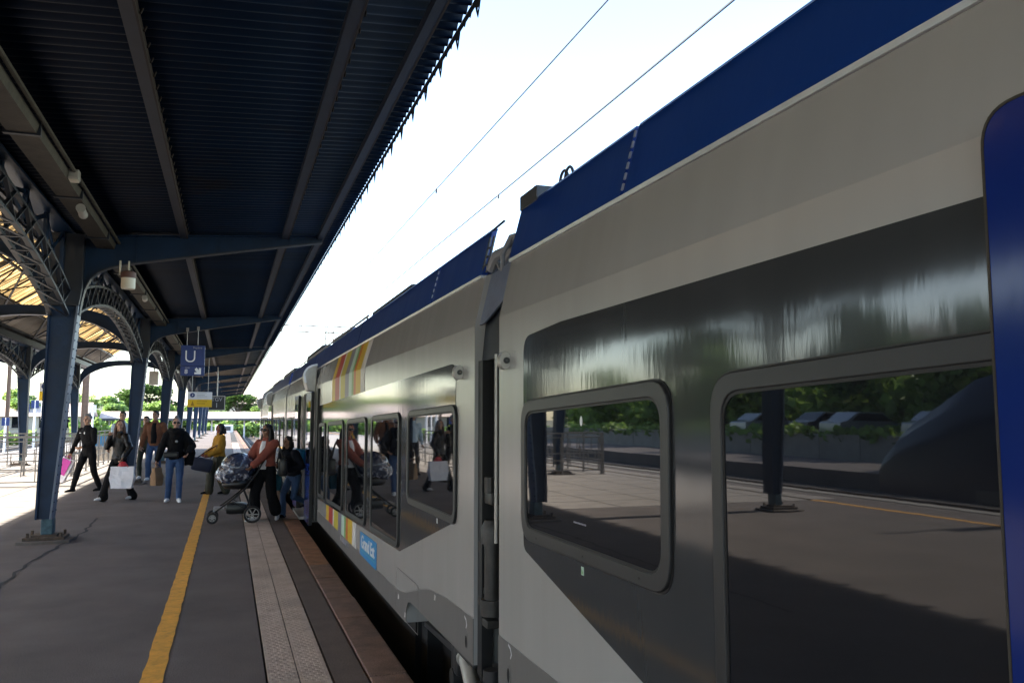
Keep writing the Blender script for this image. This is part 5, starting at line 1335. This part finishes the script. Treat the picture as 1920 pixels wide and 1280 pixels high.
# 3 woman with white bag
p, wr, V = person('long-haired young woman in a glossy black jacket and flared trousers, hand at her chin', (-2.04, 18.3, 0), R(-42), 1.60,
    [(-.05, -.36, .09), (.10, .30, .10)], [(-.05, -.22, 1.40), (.30, -.16, .93)], 'shiny_black', 'black_cloth', 'white_cloth', 'hair_brown', skin=(.45, .26, .18), female=True, hair_style='long', head_yaw=45, cuff=.13, puffy=.05, elbows=((-.35, -.1, -1), (.8, .6, 0)), toe=(0, 10), grips=(.8, .8))
q = W2(p, wr[1] + Vector((.02, -.02, -.07)))
o = shopping_bag('carrier_bag', q, R(-6), .42, .42, .20, 'bag_white', 'big white plastic bag with red handles carried by the long-haired woman', .09, 'bag_red')
MB().ball((0, 0, -.06), .075, .04, .07).build('red_knot', M['bag_red'], o, local=True)
# 4 / 5 brown jacket man and companion
person('tall dark-haired man in an open brown suede jacket, black shirt and blue jeans', (-1.83, 24.0, 0), R(-12), 1.84, [(-.08, -.20, .09), (.11, .12, .09)], [(-.30, -.05, .86), (.27, -.10, .90)], 'brown_suede', 'jeans', 'white_cloth', 'hair_dark', skin=(.42, .23, .15), open_front='black_cloth', head_yaw=-10, topz=.86, puffy=.06)
person('person in dark green trousers and brown top close behind the man in the brown jacket', (-2.12, 24.75, 0), R(-14), 1.70, [(-.08, -.14, .09), (.10, .14, .09)], [(-.30, -.02, .86), (.24, -.05, .88)], 'olive_cloth', 'dark_green_cloth', 'white_cloth', 'hair_dark')
# 6 black sweater woman
p, wr, V = person('grey-haired woman in sunglasses, black scarf and jumper and skinny blue jeans', (-.97, 17.75, 0), R(4), 1.65,
    [(-.12, -.05, .085), (.09, -.26, .085)], [(-.36, -.02, .82), (.24, -.24, 1.00)], 'black_cloth', 'jeans', 'white_cloth', 'hair_grey', skin=(.46, .26, .18), female=True, glasses=True, hair_style='bun', puffy=.10, topz=.88, elbows=((-.7, .6, 0), (1.0, .5, -.4)), toe=(-15, 6))
sc = MB(); sc.tube([(.12 * math.cos(a), -.01 + .11 * math.sin(a), 1.385 + .015 * math.sin(3 * a)) for a in [2 * PI * k / 16 for k in range(16)]], .05, 10, closed=True); sc.tube([(.09 * math.cos(a), -.03 + .10 * math.sin(a), 1.34 - .02 * math.sin(a)) for a in [2 * PI * k / 16 for k in range(16)]], .055, 10, closed=True)
sc.loft([((0, -.10, 1.14), .07, .05), ((0, -.10, 1.28), .12, .07), ((0, -.07, 1.36), .11, .07)])
organic(sc, 'scarf', M['black_cloth'], p, vox=.011, sm=8, fold=.007, fs=10)
cp = MB(); cp.loft([((.25, .03, .70), .07, .06), ((.27, .02, .95), .12, .10), ((.22, 0, 1.2), .10, .10), ((.15, 0, 1.34), .06, .08)]); organic(cp, 'draped_sleeve', M['black_cloth'], p, vox=.012, sm=3, fold=.02, fs=9)
MB().ball((.01, -.19, 1.18), .028, .008, .026).build('brooch', M['grey_galv'], p, local=True)
MB().bbox(-.22, .06, -.20, -.13, .86, .98, .03).build('belt_bag', M['bag_black'], p, local=True)
q = W2(p, wr[0] + Vector((0, -.02, -.09)))
o = shopping_bag('paper_bag', q, R(60), .24, .34, .12, 'paper_brown', 'brown paper bag hanging from the hand of the woman in sunglasses and jeans', .06, 'paper_brown')
# 7 yellow woman
p, wr, V = person('woman with long dark hair in a mustard yellow top facing left with a navy holdall', (-.16, 19.2, 0), R(-72), 1.52, [(-.08, -.20, .09), (.10, .16, .09)], [(-.26, -.26, 1.0), (.12, -.28, .98)], 'yellow_cloth', 'olive_cloth', 'black_cloth', 'hair_black', skin=(.34, .18, .11), female=True, hair_style='bob', puffy=.14, topz=.92, wide=True)
o = empty('holdall', (-.50, 19.0, .66)); MB().bbox(-.21, .21, -.14, .14, -.15, .13, .06).build('bag_body', M['bag_navy'], o, local=True, smooth='auto'); MB().tube([(-.12, 0, .12), (-.02, 0, .24), (.12, 0, .38), (.22, 0, .46)], .012, 6).tube([(.14, 0, .12), (.16, 0, .26), (.22, 0, .44)], .012, 6).build('strap', M['bag_navy'], o, local=True)
o.rotation_euler = (0, R(12), 0)
tag(o, 'navy blue holdall hanging beside the woman in the mustard top', 'bag')
# 8 coral jacket woman
p, wr, V = person('woman in sunglasses, coral jacket and wide black cropped trousers, hands on the pushchair', (.60, 14.0, 0), R(-38), 1.54,
    [(-.12, -.16, .085), (.14, .18, .085)], [(-.24, -.30, .99), (-.04, -.36, .99)], 'coral_cloth', 'black_cloth', 'white_cloth', 'hair_black', skin=(.30, .15, .09), female=True, hair_style='long2', glasses=True, open_front='white_cloth', puffy=.10, topz=.98, wide=True, crop=.10, head_yaw=-10, elbows=((-.7, .5, -.5), (.7, .6, -.5)), toe=(-10, 30))
hb_ = empty('handbag', (.86, 13.98, .86)); MB().bbox(-.07, .07, -.16, .16, -.16, .12, .05).build('bag_body', M['bag_black'], hb_, local=True, smooth='auto'); MB().tube([(0, -.10, .11), (-.06, -.04, .33), (-.10, 0, .43), (-.06, .06, .33), (0, .10, .11)], .010, 6).build('strap', M['bag_black'], hb_, local=True)
tag(hb_, 'black shoulder bag hanging at the side of the woman in the coral jacket', 'bag')
# 9 youngster stepping off the train
p, wr, V = person('dark-haired youngster in a navy jacket and jeans stepping down out of the train door', (1.06, 14.28, 0), R(-52), 1.36,
    [(-.06, -.22, .085), (.10, .30, .30)], [(-.16, -.34, 1.12), (.20, -.32, 1.02)], 'navy_cloth', 'jeans', 'navy_cloth', 'hair_dark', skin=(.38, .2, .13), hair_style='bob', lean=(0, -.16), elbows=((-.6, .6, -.5), (.6, .6, -.5)), pelvis_z=.90, puffy=.12)
bk_ = MB(); bk_.bbox(-.13, .13, .02, .20, .98, 1.36, .06); o = empty('backpack', W2(p, (0, .02, 0)), R(-52)); MB().bbox(-.12, .12, .06, .20, .78, 1.12, .05).build('bag_body', M['ge_blue'], o, local=True, smooth='auto'); MB().bbox(-.09, .09, .201, .235, .80, .94, .015).build('pocket', M['ge_blue'], o, local=True)
MB().tube([(-.09, .07, 1.08), (-.10, -.06, 1.13), (-.10, -.16, 1.02), (-.10, -.10, .88)], .012, 6).tube([(.09, .07, 1.08), (.10, -.06, 1.13), (.10, -.16, 1.02), (.10, -.10, .88)], .012, 6).build('straps', M['ge_blue'], o, local=True)
tag(o, 'bright blue backpack on the youngster stepping out of the train', 'backpack')
o = shopping_bag('carrier_bag', W2(p, wr[0] + Vector((0, -.02, -.07))), R(-20), .20, .26, .08, 'bag_teal', 'small teal bag hanging from the hand of the youngster at the train door', .08, 'bag_teal')

# ---------------- pushchair
st = empty('pushchair', (.14, 14.0, 0))
M['stroller_frame'] = mat('pushchair_frame', (.02, .021, .024), .35, .5); M['crinkle'] = None
def crinkle(lo=.50):
    m, n, l, b = newmat('crinkled_plastic_cover')
    geo = n.new('ShaderNodeNewGeometry'); v = n.new('ShaderNodeTexVoronoi'); v.inputs['Scale'].default_value = 13; v.feature = 'DISTANCE_TO_EDGE'
    nz = n.new('ShaderNodeTexNoise'); nz.inputs['Scale'].default_value = 14; nz.inputs['Detail'].default_value = 6
    l.new(geo.outputs['Position'], nz.inputs['Vector']); l.new(nz.outputs['Color'], v.inputs['Vector']); v.inputs['Scale'].default_value = 5
    bp = n.new('ShaderNodeBump'); bp.inputs['Distance'].default_value = .05; l.new(nz.outputs['Fac'], bp.inputs['Height']); l.new(bp.outputs['Normal'], b.inputs['Normal'])
    mr = n.new('ShaderNodeMapRange'); mr.inputs['From Min'].default_value = lo; mr.inputs['From Max'].default_value = lo + .12; l.new(nz.outputs['Fac'], mr.inputs['Value'])
    mx = n.new('ShaderNodeMix'); mx.data_type = 'RGBA'; mx.inputs[6].default_value = (.03, .04, .08, 1); mx.inputs[7].default_value = (.55, .57, .65, 1)  # pale crinkle highlights put into the colour over dark navy
    l.new(mr.outputs['Result'], mx.inputs['Factor']); l.new(mx.outputs[2], b.inputs['Base Color']); b.inputs['Roughness'].default_value = .12; b.inputs['Coat Weight'].default_value = .8
    return m
M['crinkle'] = crinkle(); M['crinkle2'] = crinkle(.60)
hoodm = MB(); hoodm.ball((.07, 14.0, .75), .24, .245, .18, 18, 12); hoodm.ball((.16, 14.0, .80), .27, .25, .21, 18, 12)
organic(hoodm, 'rain_cover', M['crinkle'], st, vox=.012, sm=2, fold=.018, fs=14).data.transform(Matrix.Translation(-Vector((.14, 14.0, 0))))
sh_ = MB(); sh_.ball((.18, 14.0, .85), .28, .26, .235, 24, 14); sh_.build('hood', M['crinkle2'], st, smooth=True)
MB().loft([((.18, 14, .52), .20, .17), ((.18, 14, .58), .25, .20), ((.20, 14, .66), .24, .20)]).build('seat', M['bag_black'], st, smooth=True)
fr = MB()
for y in (13.79, 14.21):
    fr.tube([(-.14, y, .19), (.05, y, .33), (.28, y, .52), (.46, y, .78), (.53, y, .92)], .013, 8); fr.tube([(.40, y - (.06 if y < 14 else -.06), .14), (.33, y, .34), (.26, y, .52)], .013, 8)
    fr.tube([(.26, y, .50), (.10, y, .34), (.39, y, .16)], .009, 8)
fr.tube([(.53, 13.79, .92), (.56, 13.85, .96), (.56, 14.15, .96), (.53, 14.21, .92)], .016, 8); fr.tube([(-.14, 13.79, .19), (-.17, 13.85, .19), (-.17, 14.15, .19), (-.14, 14.21, .19)], .015, 8); fr.tube([(.40, 13.73, .14), (.40, 14.27, .14)], .011, 8)
fr.build('frame', M['stroller_frame'], st, smooth='auto')
MB().bbox(-.18, -.02, 13.80, 14.2, .20, .235, .01).build('footboard', M['grey_galv'], st)
MB().bbox(.0, .33, 13.82, 14.18, .13, .30, .06).build('basket', M['bag_black'], st, smooth='auto')
def wheel(x, y, r, w):
    t = MB().tube([(x + (r - .018) * math.cos(a), y, r + (r - .018) * math.sin(a)) for a in [2 * PI * k / 24 for k in range(24)]], .018, 8, closed=True).build('wheel', M['tyre'], st, smooth=True)
    rm = MB().cyl((x, y - w, r), (x, y + w, r), .022, 12)
    for k in range(6): a = 2 * PI * k / 6; rm.beam((x, y, r), (x + (r - .03) * math.cos(a), y, r + (r - .03) * math.sin(a)), .012, .016)
    rm.tube([(x + (r - .038) * math.cos(a), y, r + (r - .038) * math.sin(a)) for a in [2 * PI * k / 20 for k in range(20)]], .006, 6, closed=True)
    rm.build('rim', M['grey_galv'], t)
for y in (13.73, 14.27): wheel(.40, y, .135, .02)
for y in (13.80, 14.20): wheel(-.19, y, .088, .018)
tag(st, 'black pushchair under a crinkled clear rain cover beside the woman in the coral jacket', 'pushchair')
